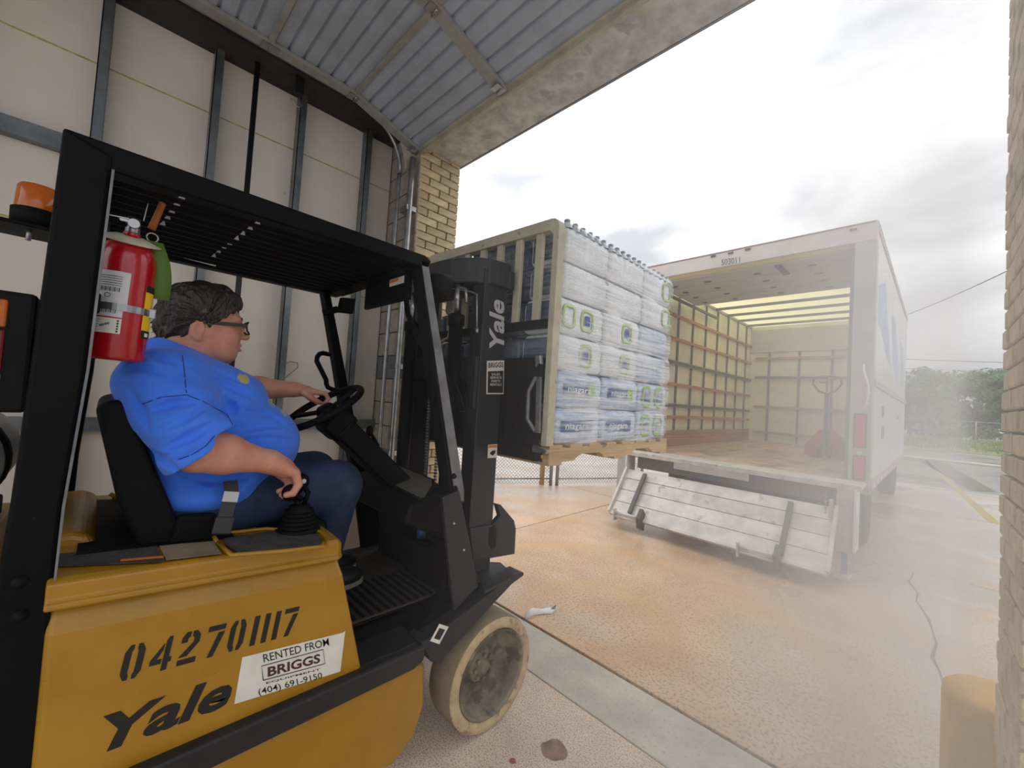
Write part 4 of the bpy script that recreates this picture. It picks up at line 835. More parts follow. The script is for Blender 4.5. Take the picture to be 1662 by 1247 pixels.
def pack_mesh():
    m = MB(); L, W, H = PL-.006, PW-.006, LH-.006; per = []
    def side(p, d, n, length, nb):
        nn = nb*4
        for i in range(nn):
            s = i/nn; bump = .007*(1-abs(math.sin(math.pi*nb*s))); per.append((p+d*(length*s), n, bump))
    c = .03
    V = Vector
    side(V((-W/2+c, -L/2, 0)), V((1, 0, 0)), V((0, -1, 0)), W-2*c, 4)
    per += [(V((W/2-c+c*math.sin(a), -L/2+c-c*math.cos(a), 0)), V((math.sin(a), -math.cos(a), 0)), 0) for a in (.0, .5, 1.05)]
    side(V((W/2, -L/2+c, 0)), V((0, 1, 0)), V((1, 0, 0)), L-2*c, 6)
    per += [(V((W/2-c+c*math.cos(a), L/2-c+c*math.sin(a), 0)), V((math.cos(a), math.sin(a), 0)), 0) for a in (.0, .5, 1.05)]
    side(V((W/2-c, L/2, 0)), V((-1, 0, 0)), V((0, 1, 0)), W-2*c, 4)
    per += [(V((-W/2+c-c*math.sin(a), L/2-c+c*math.cos(a), 0)), V((-math.sin(a), math.cos(a), 0)), 0) for a in (.0, .5, 1.05)]
    side(V((-W/2, L/2-c, 0)), V((0, -1, 0)), V((-1, 0, 0)), L-2*c, 6)
    per += [(V((-W/2+c-c*math.cos(a), -L/2+c-c*math.sin(a), 0)), V((-math.cos(a), -math.sin(a), 0)), 0) for a in (.0, .5, 1.05)]
    rows = [(0, .024), (.006, .010), (.02, .001), (.05, .001), (.075, .003), (.10, .001), (.128, .0), (.145, .003), (.160, .010), (.170, .018), (H, .03)]
    n = len(per); vs = []
    for z, ins in rows:
        for i, (p, nr, b) in enumerate(per): vs.append(p - nr*(ins + b*(1 if .01 < z < .15 else .5) + .002*mnoise.noise((p.x*30, p.y*30, z*30))) + Vector((0, 0, z)))
    m.add(vs, [(r*n+i, r*n+(i+1) % n, (r+1)*n+(i+1) % n, (r+1)*n+i) for r in range(len(rows)-1) for i in range(n)], True)
    m.add(vs[:n], [tuple(range(n))[::-1]]); m.add(vs[-n:], [tuple(range(n))]); return m
_pm = {}
for nm in ('film_white', 'film_blue', 'film_navy'):
    o = pack_mesh().build('film', nm); _pm[nm] = o.data; bpy.data.objects.remove(o)
tops = MB()
for i in range(4):
    for j in range(6):
        x = -PW/2+.034+i*(PW-.068)/3; y = -PL/2+.036+j*(PL-.072)/5
        tops.lathe([(.030, LH-.02), (.027, LH-.006), (.018, LH+.008), (.0135, LH+.014)], (x, y, 0), n=10)
to = tops.build('bottle_shoulders', 'bottle_clear'); _tm = to.data; bpy.data.objects.remove(to)
tops = MB()
for i in range(4):
    for j in range(6):
        x = -PW/2+.034+i*(PW-.068)/3; y = -PL/2+.036+j*(PL-.072)/5
        tops.lathe([(.0155, LH+.013), (.0155, LH+.026), (.013, LH+.028), (0, LH+.028)], (x, y, 0), n=10)
to = tops.build('bottle_caps', 'cap_grey'); _cm = to.data; bpy.data.objects.remove(to)
LAYN = ['bottom layer', 'second layer from bottom', 'third layer from bottom', 'fourth layer from bottom', 'fifth layer from bottom', 'top layer']
def pack(ix, iy, k, where):
    cx_, cy_ = LX0-PW*(ix+.5), LY0+PL*(iy+.5); z = LZ0+k*LH
    jx = random.uniform(-.0025, .0025) + (.006 if k in (0, 1) else -.004 if k > 3 else 0); jy = random.uniform(-.003, .003) + (.03 if k > 3 else .008 if k < 2 else 0)
    t = thing('bottle_pack', 'wrapped water pack in %s, %s' % (LAYN[k], where), 'bottle pack', (cx_+jx, cy_+jy, z), group='water packs on the pallet')
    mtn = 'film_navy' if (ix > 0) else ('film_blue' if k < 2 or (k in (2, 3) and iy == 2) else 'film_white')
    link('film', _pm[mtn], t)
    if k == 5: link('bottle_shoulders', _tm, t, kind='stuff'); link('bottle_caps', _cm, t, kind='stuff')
    fx = PW/2-.002
    def panel(y0, y1, z0, z1, mt, name='print_panel', off=.0):
        m = MB(); n = 8; vs = []
        for r in (z0, z1):
            for i in range(n+1): vs.append((fx+off, y0+(y1-y0)*i/n, r))
        m.add(vs, [(i, i+1, n+2+i, n+1+i) for i in range(n)], True); return m.build(name, mt, t, world=False)
    def loop(yc, zc, w, h, mt):
        m = MB(); pts = []
        for i in range(24):
            a = 2*math.pi*i/24; cs, sn = math.cos(a), math.sin(a); pts.append(Vector((fx+.001, yc+w*math.copysign(abs(cs)**.5, cs), zc+h*math.copysign(abs(sn)**.5, sn))))
        m.tube(pts, .009, n=6, closed=True); m.v = [(fx+.001+(x-fx-.001)*.12, y, z_) for x, y, z_ in m.v]; m.build('print_ring', mt, t, world=False)
    if ix == 0:
        if k < 2:
            if iy == 2: loop(-.10, .088, .05, .06, 'print_green'); loop(.07, .088, .05, .06, 'print_green'); panel(-.125, -.075, .06, .11, 'print_blue'); panel(.045, .09, .06, .11, 'print_blue')
            else:
                panel(-.15, .05, .06, .115, 'print_blue'); panel(.06, .12, .055, .12, 'print_green' if k else 'print_blue')
                A = WM[t.name_full] @ Vector((fx+.004, -.12, .075)); tm = text_mb('niagara', A, (0, 1, 0), (0, 0, 1), .045, 0, 0, bold=.012, width=.20); tm.build('lettering', 'print_text', t)
        elif k in (2, 3) and iy < 2:
            loop(.035, .085, .05, .05, 'print_pale'); panel(.012, .058, .06, .11, 'print_blue', off=.001)
            if k == 3 and iy == 0: loop(-.12, .085, .045, .05, 'print_pale')
        elif k > 3 and iy == 2: loop(.12, .085, .05, .055, 'print_pale')
    # printed ends facing the truck mast
    if iy == 0 and ix == 0:
        m = MB(); n = 6; fy = -PL/2+.001; vs = [(-PW/2+.03+(PW-.06)*i/n, fy, z_) for z_ in (.015, .155) for i in range(n+1)]; m.add(vs, [(i, n+1+i, n+2+i, i+1) for i in range(n)], True); m.build('printed_end', 'film_navy', t, world=False)
for k in range(6):
    for iy, w in enumerate(('at the corner beside the cream backrest', 'in the middle of the long side', 'on the long side nearest the truck')): pack(0, iy, k, w)
    for ix, w in ((1, 'behind backrest, second from near corner'), (2, 'behind backrest, third from near corner'), (3, 'behind backrest, at the far corner')):
        if k < 5 or ix < 3: pack(ix, 0, k, w)
def wrap_mat():
    m = bpy.data.materials.new('stretch_film'); m.use_nodes = True; t = m.node_tree; b = t.nodes['Principled BSDF']; N = t.nodes.new; L = t.links.new
    b.inputs['Base Color'].default_value = (.95, .96, .98, 1); b.inputs['Roughness'].default_value = .18
    tcn = N('ShaderNodeTexCoord'); mp_ = N('ShaderNodeMapping'); mp_.inputs['Scale'].default_value = (1.4, 1.4, 46); L(tcn.outputs['Object'], mp_.inputs['Vector'])
    n1 = N('ShaderNodeTexNoise'); n1.inputs['Scale'].default_value = 1.6; n1.inputs['Detail'].default_value = 5; n1.inputs['Distortion'].default_value = .3; L(mp_.outputs[0], n1.inputs['Vector'])
    n2 = N('ShaderNodeTexNoise'); n2.inputs['Scale'].default_value = 3.2; n2.inputs['Detail'].default_value = 4; L(tcn.outputs['Object'], n2.inputs['Vector'])
    mu = N('ShaderNodeMath'); mu.operation = 'MULTIPLY'; L(n1.outputs['Fac'], mu.inputs[0]); L(n2.outputs['Fac'], mu.inputs[1])
    r = N('ShaderNodeValToRGB'); r.color_ramp.elements[0].position = .20; r.color_ramp.elements[1].position = .36; r.color_ramp.elements[0].color = (.02, .02, .02, 1); r.color_ramp.elements[1].color = (.70, .70, .70, 1)
    L(mu.outputs[0], r.inputs[0]); sx = N('ShaderNodeSeparateXYZ'); L(tcn.outputs['Object'], sx.inputs[0]); mr = N('ShaderNodeMapRange'); mr.inputs['From Min'].default_value = LY0-.02; mr.inputs['From Max'].default_value = LY0+.10; mr.inputs['To Min'].default_value = .18; L(sx.outputs['Y'], mr.inputs['Value'])
    ma_ = N('ShaderNodeMath'); ma_.operation = 'MULTIPLY'; L(r.outputs[0], ma_.inputs[0]); L(mr.outputs[0], ma_.inputs[1]); L(ma_.outputs[0], b.inputs['Alpha'])
    bp = N('ShaderNodeBump'); bp.inputs['Strength'].default_value = .5; bp.inputs['Distance'].default_value = .006; L(n1.outputs['Fac'], bp.inputs['Height']); L(bp.outputs[0], b.inputs['Normal'])
    MATS['stretch_film'] = m
wrap_mat()
m = MB(); per = []; o_ = .009
def ring(nside):
    r = []
    x0, x1, y0, y1 = LX0+o_, LX1-o_, LY0-o_+.002, LY1+o_
    for (a, b) in (((x1, y0), (x0, y0)), ((x0, y0), (x0, y1)), ((x0, y1), (x1, y1)), ((x1, y1), (x1, y0))):
        for i in range(nside): r.append((a[0]+(b[0]-a[0])*i/nside, a[1]+(b[1]-a[1])*i/nside))
    return r
R_ = ring(18); n = len(R_); zs = [LZ0-.02+i*(6*LH+.02)/72 for i in range(73)]; vs = []
cxm, cym = (LX0+LX1)/2, (LY0+LY1)/2
for z in zs:
    ph = ((z-LZ0) % LH)/LH; pin = .012*(1-min(1, 5*min(ph, 1-ph)))
    for x, y in R_:
        dx, dy = (1 if x-cxm > 0 else -1), (1 if y-cym > 0 else -1); nz1 = mnoise.noise((x*5, y*5, z*14))*.005
        k = pin-nz1+(.03 if z > LZ0+4*LH and y < LY0+.01 else 0); vs.append((x-dx*k*(abs(x-cxm) > .49), y-dy*k*(abs(y-cym) > .59), min(z, LZ0+5*LH) if x < LX0-3*PW else z))
m.add(vs, [(r*n+i, r*n+(i+1) % n, (r+1)*n+(i+1) % n, (r+1)*n+i) for r in range(72) for i in range(n)], True)
tag(m.build('stretch_wrap', 'stretch_film'), 'clear stretch film wound round the whole stack of water packs', 'wrap')

# ------------------------------------------------------------------ box truck
mat('truck_white', srgb(226, 228, 228), .30, var=.05, vscale=2, coat=.2)
mat('truck_frame', srgb(192, 187, 181), .5, .15, var=.12, vscale=6)
mat('truck_header', srgb(222, 214, 208), .5, var=.06, vscale=3)
mat('truck_red', srgb(190, 60, 58), .35, var=.06)
mat('truck_brown', srgb(150, 104, 96), .5)
mat('truck_inner', srgb(240, 236, 224), .7, var=.08, vscale=2)
mat('truck_post', srgb(120, 122, 118), .5, .5, var=.1)
mat('slat_wood', srgb(196, 148, 112), .6, var=.18, vscale=5, stretch=(1, .15, 3))
mat('deck_wood', srgb(206, 176, 146), .7, var=.2, vscale=4, stretch=(3, .2, 1), spots=[(srgb(96, 78, 64), 3, .58, .5)])
mat('door_inner', srgb(206, 205, 203), .55, var=.06, vscale=3)
mat('steel_plate', srgb(218, 212, 202), .45, .2, var=.14, vscale=7, spots=[(srgb(120, 104, 84), 10, .64, .5)])
mat('steel_dark', srgb(98, 96, 92), .55, .5, var=.15)
mat('decal_blue', srgb(160, 182, 226), .4, var=.15, vscale=1.5)
mat('jack_red', srgb(196, 58, 48), .45, var=.1)
mat('tyre_black', srgb(42, 41, 40), .85)
def roof_mat():
    m = bpy.data.materials.new('roof_translucent'); m.use_nodes = True; t = m.node_tree; t.nodes.clear(); N = t.nodes.new; L = t.links.new
    o = N('ShaderNodeOutputMaterial'); a = N('ShaderNodeBsdfDiffuse'); b = N('ShaderNodeBsdfTranslucent'); x = N('ShaderNodeMixShader'); x.inputs[0].default_value = .88
    tcn = N('ShaderNodeTexCoord'); nn = N('ShaderNodeTexNoise'); nn.inputs['Scale'].default_value = 3; L(tcn.outputs['Object'], nn.inputs['Vector']); r = N('ShaderNodeValToRGB')
    r.color_ramp.elements[0].color = (*srgb(246, 238, 200), 1); r.color_ramp.elements[1].color = (*srgb(250, 246, 222), 1); L(nn.outputs['Fac'], r.inputs[0]); L(r.outputs[0], a.inputs['Color']); L(r.outputs[0], b.inputs['Color'])
    L(a.outputs[0], x.inputs[1]); L(b.outputs[0], x.inputs[2]); L(x.outputs[0], o.inputs['Surface']); MATS['roof_translucent'] = m
roof_mat()
TO, TA = Vector((0, 5.3, 0)), math.radians(-1.5)
TR = thing('box_truck', 'white box truck with open rear door backed towards the loading bay', 'truck', TO[:], TA)
TWi = WM[TR.name_full].inverted(); TRm = WM[TR.name_full].to_3x3(); tXa, tYa = TRm @ Vector((1, 0, 0)), TRm @ Vector((0, 1, 0))
def tX(x, y, c): return TWi @ hit(x, y, tXa, c + tXa.dot(TO))
def tY(x, y, c): return TWi @ hit(x, y, tYa, c + tYa.dot(TO))
def tZ(x, y, c): return TWi @ hZ(x, y, c)
def tb(name, mt, a, bevel=.004, par=None, kind=None): return MB().box(*a).build(name, mt, par or TR, bevel, world=False, kind=kind)
def tm(m, name, mt, par=None, bevel=0., seg=2): return m.build(name, mt, par or TR, bevel, seg, world=False)
XR, XL, YB, ZT, ZD = -.31, -2.86, 5.35, 3.49, .90
tb('deck', 'deck_wood', (XR-.03, XL+.03, .0, 5.0, .84, ZD))
# right outer wall: upper and lower sheets between seams
rw = tb('side_wall', 'truck_white', (XR-.03, XR-.012, .02, YB, .92, 3.44))
ysm = [.03, 1.0, 2.1, 3.2, 4.3, YB-.02]
for i in range(5):
    for z0, z1 in ((.93, 1.84), (1.93, 3.40)): tb('sheet', 'truck_white', (XR-.012, XR-.005, ysm[i]+.004, ysm[i+1]-.004, z0, z1), .002, rw)
tb('rub_rail', 'truck_frame', (XR-.012, XR+.012, .02, YB, 1.85, 1.92), .006, rw)
tb('top_rail', 'truck_frame', (XR-.04, XR+.006, .0, YB, 3.41, ZT), .008, rw)
br = tb('bottom_rail', 'truck_frame', (XR-.05, XR+.01, .0, YB, .82, .93), .006, rw)
for k in range(26): tb('reflective_mark', 'truck_red' if k % 2 else 'decal_white', (XR+.010, XR+.012, .1+k*.2, .29+k*.2, .835, .87), 0, br)
m = MB()
for k in range(44):
    for z in (3.45,): m.ell((XR+.008, .06+k*.12, z), (.006, .014, .014), 8, 5)
for k in range(30):
    m.ell((XR+.0, .07, 1.0+k*.08), (.005, .010, .010), 8, 5)
for y in ysm[1:-1]:
    for k in range(26): m.ell((XR-.003, y, .98+k*.094), (.003, .007, .007), 6, 4)
for k in range(40): m.ell((XR+.013, .06+k*.13, 1.885), (.004, .009, .009), 6, 4)
o = tm(m, 'rivets', 'truck_frame', rw); o['kind'] = 'stuff'
# blue graphics on the side, dark marking block
for pl_ in ([(.25, 2.9), (.95, 3.1), (1.6, 2.55), (2.0, 2.2), (1.3, 2.3), (.6, 2.5), (.3, 2.5)], [(1.9, 2.9), (2.6, 2.95), (3.5, 2.3), (3.4, 2.0), (2.4, 2.3)], [(3.6, 2.8), (4.4, 2.8), (4.9, 2.2), (4.2, 2.1)]):
    tm(MB().prism([(XR-.0045, y, z) for y, z in pl_], (.0008, 0, 0)), 'blue_graphic', 'decal_blue', rw)
for y, z, w, h in ((.95, 1.55, .28, .12), (1.0, 1.30, .10, .14), (1.16, 1.30, .12, .14), (3.4, 1.55, .3, .06)): tm(MB().prism([(XR-.0045, y+a, z+b) for a, b in ((0, 0), (w, 0), (w, h), (0, h))], (.0008, 0, 0)), 'marking', 'decal_black', rw)
# left wall inside
lw = tb('side_wall', 'truck_white', (XL, XL+.02, .02, YB, .92, 3.44))
for k in range(9): tb('liner_panel', 'truck_inner', (XL+.02, XL+.03, .06+k*.56, .06+(k+1)*.56-.006, .95, 3.36), 0, lw)
for k in range(10): tb('wall_post', 'truck_post', (XL+.03, XL+.055, .05+k*.56-.02, .05+k*.56+.02, .92, 3.40), .003, lw)
def zl(y): return tX(1088, y, XL+.07).z
for yy, h, mt_, nm in ((508, .05, 'slat_wood', 'wall_slat'), (547, .05, 'slat_wood', 'wall_slat'), (587, .07, 'galvanised', 'strap_rail'), (623, .05, 'slat_wood', 'wall_slat'), (658, .06, 'galvanised', 'strap_rail'), (677, .05, 'slat_wood', 'wall_slat')):
    z = zl(yy); o = tb(nm, mt_, (XL+.055, XL+.075, .05, 4.85, z-h/2, z+h/2), .003, lw)
    if nm == 'strap_rail':
        m = MB()
        for k in range(96): m.box(XL+.0755, XL+.0765, .08+k*.05, .105+k*.05, z-h*.28, z+h*.28)
        q = tm(m, 'rail_slots', 'steel_dark', o); q['kind'] = 'stuff'
tb('kick_board', 'slat_wood', (XL+.055, XL+.08, .05, 4.85, .90, 1.03), .003, lw); tb('kick_board', 'slat_wood', (XL+.055, XL+.08, .05, 4.85, 1.035, 1.15), .003, lw)
# front wall inside
fw_ = tb('front_wall', 'truck_inner', (XR-.03, XL+.03, 4.9, 4.95, .9, 3.44))
tb('bulkhead_panel', 'door_inner', (XR-.03, XL+.03, 4.86, 4.9, 2.86, 3.36), .003, fw_)
for x in (-2.45, -1.9, -1.35, -.8): tb('wall_post', 'truck_post', (x-.02, x+.02, 4.87, 4.9, .92, 2.86), .003, fw_)
for z in (2.72, 2.30, 1.65, 1.1): tb('wall_slat', 'slat_wood' if z != 2.30 else 'truck_post', (XR-.06, XL+.15, 4.84, 4.87, z-.025, z+.025), .003, fw_)
tb('right_liner', 'truck_inner', (XR-.031, XR-.045, .1, 4.9, .92, 3.38))
# roof with bows, stored door, cab
rf = tb('roof', 'roof_translucent', (XR-.02, XL+.02, .1, YB, 3.455, 3.462), 0)
for k in range(8): tb('roof_bow', 'truck_post', (XR-.03, XL+.03, .25+k*.62, .29+k*.62, 3.405, 3.45), .004, rf)
tb('top_rail', 'truck_frame', (XL+.04, XL-.006, .0, YB, 3.41, ZT), .008)
tb('front_cap', 'truck_white', (XR, XL, 4.96, YB+.02, .92, ZT), .05)
sd_ = tb('roll_door', 'door_inner', (XR-.16, XL+.16, .06, 1.55, 3.24, 3.275), .004)
for k in range(3): tb('door_panel_joint', 'truck_frame', (XR-.16, XL+.16, .42+k*.38, .427+k*.38, 3.236, 3.241), 0, sd_)
for x in (-.9, -1.45, -2.05, -2.5):
    for k in range(4): tm(MB().ell((x, .3+k*.36, 3.235), (.045, .03, .012), 12, 6), 'door_hinge', 'steel_dark', sd_)
tb('pull_strap', 'steel_dark', (-1.22, -1.15, .08, .5, 3.225, 3.236), .003, sd_)
for x in (XR-.12, XL+.12): tb('door_track', 'truck_post', (x-.02, x+.02, .05, 2.6, 3.20, 3.24), .003, sd_)
cb = MB(); cb.prism([(XR-.15, y, z) for y, z in ((5.55, .6), (5.55, 2.4), (5.7, 2.5), (6.6, 2.45), (7.1, 1.7), (7.9, 1.5), (8.0, .6))], (-2.2, 0, 0)); tm(cb, 'cab', 'truck_white', None, .05, 3)
ma = tX(1482, 675, .02); mi = tm(MB().box(-.17, -.02, 6.0, 6.08, 1.70, 2.05), 'side_mirror', 'tyre_black', None, .03, 3)
tm(MB().tube([(XR-.15, 6.2, 2.12), (-.02, 6.05, 2.14), (.0, 6.05, 2.1), (.0, 6.05, 1.45), (-.04, 6.05, 1.38), (-.3, 6.15, 1.38)], .014, n=8), 'mirror_arm', 'steel_dark', mi)
# rear frame
hz_ = tb('rear_header', 'truck_header', (XR, XL, -.04, .06, 3.29, ZT), .008)
tb('header_strip', 'truck_brown', (XR-.02, XL+.02, -.045, -.035, ZT-.02, ZT-.008), 0, hz_)
tb('roof_light_strip', 'roof_translucent', (XR-.18, XL+.18, -.02, .03, 3.255, 3.288), 0, hz_)  # added strip standing in for the bright roof seen below the header
for k, (x, y) in enumerate(((1158, 416), (1186, 411), (1214, 405), (1385, 373))): q = tY(x, y, -.04); tb('marker_lamp', 'steel_dark', (q.x-.03, q.x+.03, -.052, -.04, q.z-.012, q.z+.012), .003, hz_)
A, B, T = tY(1171, 431, -.042), tY(1201, 426.5, -.042), tY(1171, 421.5, -.042)
kk = (T-A).length/.70; tt = text_mb('503011', A, B-A, T-A, kk, .001, 0, bold=.0, width=(B-A).length); tm(tt, 'lettering', 'decal_black', hz_)
for s, x0, x1 in ((1, XR, XR-.17), (-1, XL, XL+.17)):
    po = tb('rear_post', 'truck_frame', (x0, x1, -.04, .10, .84, 3.29), .008)
    tb('door_channel', 'truck_post', (x1, x1-s*.03, -.03, .08, .9, 3.25), .003, po)
    xm = (x0+x1)/2
    for z0, z1 in ((1.24, 1.55), (.93, 1.14)):
        tb('lamp_housing', 'steel_dark', (xm-.05, xm+.05, -.05, -.04, z0-.015, z1+.015), .003, po); tb('tail_lamp', 'truck_red', (xm-.038, xm+.038, -.068, -.05, z0, z1), .012, po)
    tb('reverse_lamp', 'decal_white', (xm-.02, xm+.02, -.05, -.04, 1.165, 1.19), .003, po); tb('reverse_lamp', 'decal_white', (xm-.007, xm+.007, -.05, -.04, 1.205-.06, 1.19), .002, po)
    if s > 0:
        gp = [tY(x, y, -.05) for x, y in ((1402, 592), (1403, 602), (1409, 622), (1411, 640), (1407, 655), (1402, 664))]
        tm(MB().tube([Vector((p.x, -.05-(.04 if 0 < i < 5 else 0), p.z)) for i, p in enumerate(gp)], .009, n=8), 'grab_handle', 'white_plastic', po)
tb('rear_sill', 'truck_frame', (XR, XL, -.03, .06, .78, .895), .006)
# underside: frame, dark tank, wheels
tb('chassis_beam', 'steel_dark', (-1.1, -1.22, .1, 7.6, .55, .80)); tb('chassis_beam', 'steel_dark', (-2.0, -2.12, .1, 7.6, .55, .80))
tb('underside', 'steel_dark', (XR-.06, XL+.06, .1, 5.2, .76, .84), 0)
for x, w in ((XR-.12, .48), (XL+.60, .48)):
    t_ = tm(MB().lathe([(.10, -w), (.36, -w), (.40, -w+.03), (.40, -w*.55), (.36, -w*.52), (.36, -w*.48), (.40, -w*.45), (.40, -.03), (.36, 0), (.24, 0), (.22, -.08), (.1, -.1), (0, -.1)], (x, 1.25, .40), (1, 0, 0), n=36), 'rear_wheel', 'tyre_black')
for x in (XR-.16, XL+.42): tm(MB().lathe([(.10, -.26), (.36, -.26), (.40, -.23), (.40, -.03), (.36, 0), (.24, 0), (.22, -.05), (.1, -.04), (0, -.03)], (x, 6.4, .40), (1, 0, 0), n=36), 'front_wheel', 'tyre_black')
tb('axle', 'steel_dark', (-.8, -2.4, 1.18, 1.32, .33, .47))
mf = tb('mud_flap', 'tyre_black', (XR-.12, XR-.6, .72, .73, .2, .76), 0)
# liftgate
lg = tb('liftgate_deck_plate', 'steel_plate', (XR-.02, XL+.14, -.43, -.035, .865, .90), .006)
tb('deck_plate_lip', 'steel_plate', (XR-.02, XL+.14, -.445, -.43, .85, .90), .003, lg)
q0, q1 = tY(1094, 748, -.446), tY(1216, 765, -.446); tb('impact_plate', 'truck_frame', (q0.x, q1.x, -.452, -.446, .775, .85), .003, lg)
tb('bumper_beam', 'steel_dark', (XR-.1, XL+.3, -.40, -.30, .70, .85), .006, lg)
for x in (XR-.05, XL+.18):
    cl = tb('lift_column', 'truck_frame', (x-.02, x-.15, -.44, -.26, .28, .86), .01)
    tb('column_face', 'truck_white', (x-.0, x-.02, -.46, -.24, .3, .86), .004, cl); tb('column_slot', 'steel_dark', (x+.0005, x-.0, -.40, -.36, .36, .62), 0, cl)
    tb('runner', 'steel_dark', (x-.06, x-.10, -.42, -.36, .08, .3), .004, cl); tb('foot', 'steel_plate', (x-.03, x-.14, -.48, -.34, .05, .08), .004, cl)
X0p, X1p = -.50, -2.68
T0, T1 = Vector((0, -.42, .67)), Vector((0, -.80, .155)); dv = (T1-T0); nv = Vector((0, -dv.z, dv.y)).normalized()
if nv.y > 0: nv = -nv
fr_ = [0, .22, .47, .74, 1.0]
pf = tb('platform_back', 'steel_dark', (0, .001, 0, .001, 0, .001), 0); bpy.data.objects.remove(pf)
pf = None
for i in range(4):
    a, b = T0+dv*(fr_[i]+.004)+nv*(.0, .006, .0, .012)[i], T0+dv*(fr_[i+1]-.004)+nv*(.008, .0, .01, .02)[i]
    m = MB(); m.add([Vector((x, 0, 0))+p+nv*h for x in (X0p, X1p) for p in (a, b) for h in (0, -.025)], [(0, 1, 3, 2), (4, 6, 7, 5), (0, 4, 5, 1), (2, 3, 7, 6), (0, 2, 6, 4), (1, 5, 7, 3)])
    o = tm(m, 'platform_panel', 'steel_plate', None, .004)
    if pf is None: pf = o
m = MB(); m.bar(Vector((X0p, 0, 0))+T1, Vector((X1p, 0, 0))+T1, .04, .05, ref=nv); tm(m, 'platform_edge', 'steel_plate', None, .004)
for x in (X0p, X1p): m = MB(); m.bar(Vector((x, 0, 0))+T0+nv*.02, Vector((x, 0, 0))+T1+nv*.02, .03, .06, ref=nv); tm(m, 'platform_side', 'steel_plate', None, .004)
for x in (-2.40, -.85):
    m = MB(); m.bar(Vector((x, 0, 0))+T0+dv*.08+nv*.04, Vector((x, 0, 0))+T0+dv*.95+nv*.05, .045, .035, ref=nv); am = tm(m, 'platform_arm', 'steel_dark', None, .004)
for xc in (-2.33, -.95):
    c = Vector((xc, 0, 0))+T1+nv*.03
    kn_ = tm(MB().prism([c+Vector((.06, 0, .13)), c+Vector((.06, -.08, .03)), c+Vector((.06, -.05, -.09)), c+Vector((.06, .04, -.13)), c+Vector((.06, .06, .06))], (.05, 0, 0)), 'hinge_bracket', 'steel_dark', None, .004)
    for dz in (.02, -.025): tm(MB().cyl(c+Vector((.08, -.03, dz)), c+Vector((-.24, -.03, dz)), .016, n=10), 'hinge_pin', 'steel_plate', kn_)
    tm(MB().prism([c+Vector((-.24, -.06, .06)), c+Vector((-.24, -.0, .06)), c+Vector((-.24, .02, -.08)), c+Vector((-.24, -.05, -.08))], (-.015, 0, 0)), 'hinge_ear', 'steel_plate', kn_, .003)
m = MB()
for k in range(16):
    z = .80-k*.028; m.ell((-.58, -.47, z), (.010 if k % 2 else .004, .004 if k % 2 else .010, .017), 8, 5)
o = tm(m, 'safety_chain', 'galvanised')
for x in (-.57,): tb('support_bar', 'steel_plate', (x+.02, x+.05, -.52, -.47, .12, .75), .004)

# ------------------------------------------------------------------ pallet jack on the truck deck
jx, jy = -1.02, 2.3; jw = WM[TR.name_full] @ Vector((jx, jy, ZD))
PJ = thing('pallet_jack', 'red hand pallet jack parked inside the truck box', 'pallet jack', jw[:], TA)
def jm(m, name, mt, par=None, bevel=.0): return m.build(name, mt, par or PJ, bevel, world=False)
bd_ = jm(MB().prism([(-.26, 0, .03), (.26, 0, .03), (.26, 0, .16), (.17, 0, .30), (.08, 0, .42), (-.08, 0, .42), (-.17, 0, .30), (-.26, 0, .16)], (0, .16, 0)), 'body', 'jack_red', None, .015)
for x in (-.19, .19):
    fk_ = jm(MB().box(x-.08, x+.08, .1, 1.2, .05, .10), 'fork', 'jack_red', None, .01); jm(MB().cyl((x-.04, 1.05, .035), (x+.04, 1.05, .035), .035, n=14), 'fork_roller', 'tyre_black', fk_)
for x in (-.08, .03): jm(MB().cyl((x, -.04, .09), (x+.05, -.04, .09), .09, n=20), 'steer_wheel', 'tyre_black')
hd_ = jm(MB().tube([(0, -.02, .2), (0, -.03, .6), (0, -.04, .95)], .028, n=10), 'handle_shaft', 'steel_dark')
lp = [(.05*s_+0, -.045, z) for s_, z in ()]
jm(MB().tube([(0, -.04, .95), (-.10, -.045, 1.0), (-.17, -.045, 1.10), (-.16, -.045, 1.18), (-.08, -.045, 1.215), (.08, -.045, 1.215), (.16, -.045, 1.18), (.17, -.045, 1.10), (.10, -.045, 1.0), (0, -.04, .95)], .014, n=8), 'handle_loop', 'steel_dark', hd_)
jm(MB().box(-.012, .012, -.05, -.035, .95, 1.21), 'handle_spoke', 'steel_dark', hd_); jm(MB().bar((0, -.06, 1.12), (-.09, -.06, 1.13), .012, .02), 'release_lever', 'steel_dark', hd_)
# ------------------------------------------------------------------ the driver
import openvdb
mat('skin', srgb(208, 150, 126), .5, var=.07, vscale=14, col2=srgb(192, 124, 104), bump=.05, bscale=220)
mat('jeans', srgb(44, 60, 92), .85, var=.18, vscale=9, bump=.25, bscale=240, col2=srgb(28, 38, 60))
mat('hair', srgb(58, 48, 42), .42, var=.3, vscale=26, stretch=(1, 1, .35), bump=.8, bscale=120, col2=srgb(18, 15, 13), spots=[(srgb(132, 124, 116), 40, .64, .5)])
mat('shoe_black', srgb(30, 30, 32), .6); mat('shoe_sole', srgb(150, 144, 132), .7); mat('frame_dark', srgb(40, 26, 24), .3); mat('eye_white', srgb(225, 220, 215), .3, var=.02); mat('lip', srgb(196, 112, 104), .45, var=.08); mat('thread', srgb(24, 54, 140), .8)
def glass_mat():
    m = bpy.data.materials.new('spectacle_glass'); m.use_nodes = True; t = m.node_tree; b = t.nodes['Principled BSDF']; b.inputs['Base Color'].default_value = (.9, .92, .93, 1); b.inputs['Roughness'].default_value = .05; b.inputs['Alpha'].default_value = .12; MATS['spectacle_glass'] = m
glass_mat()
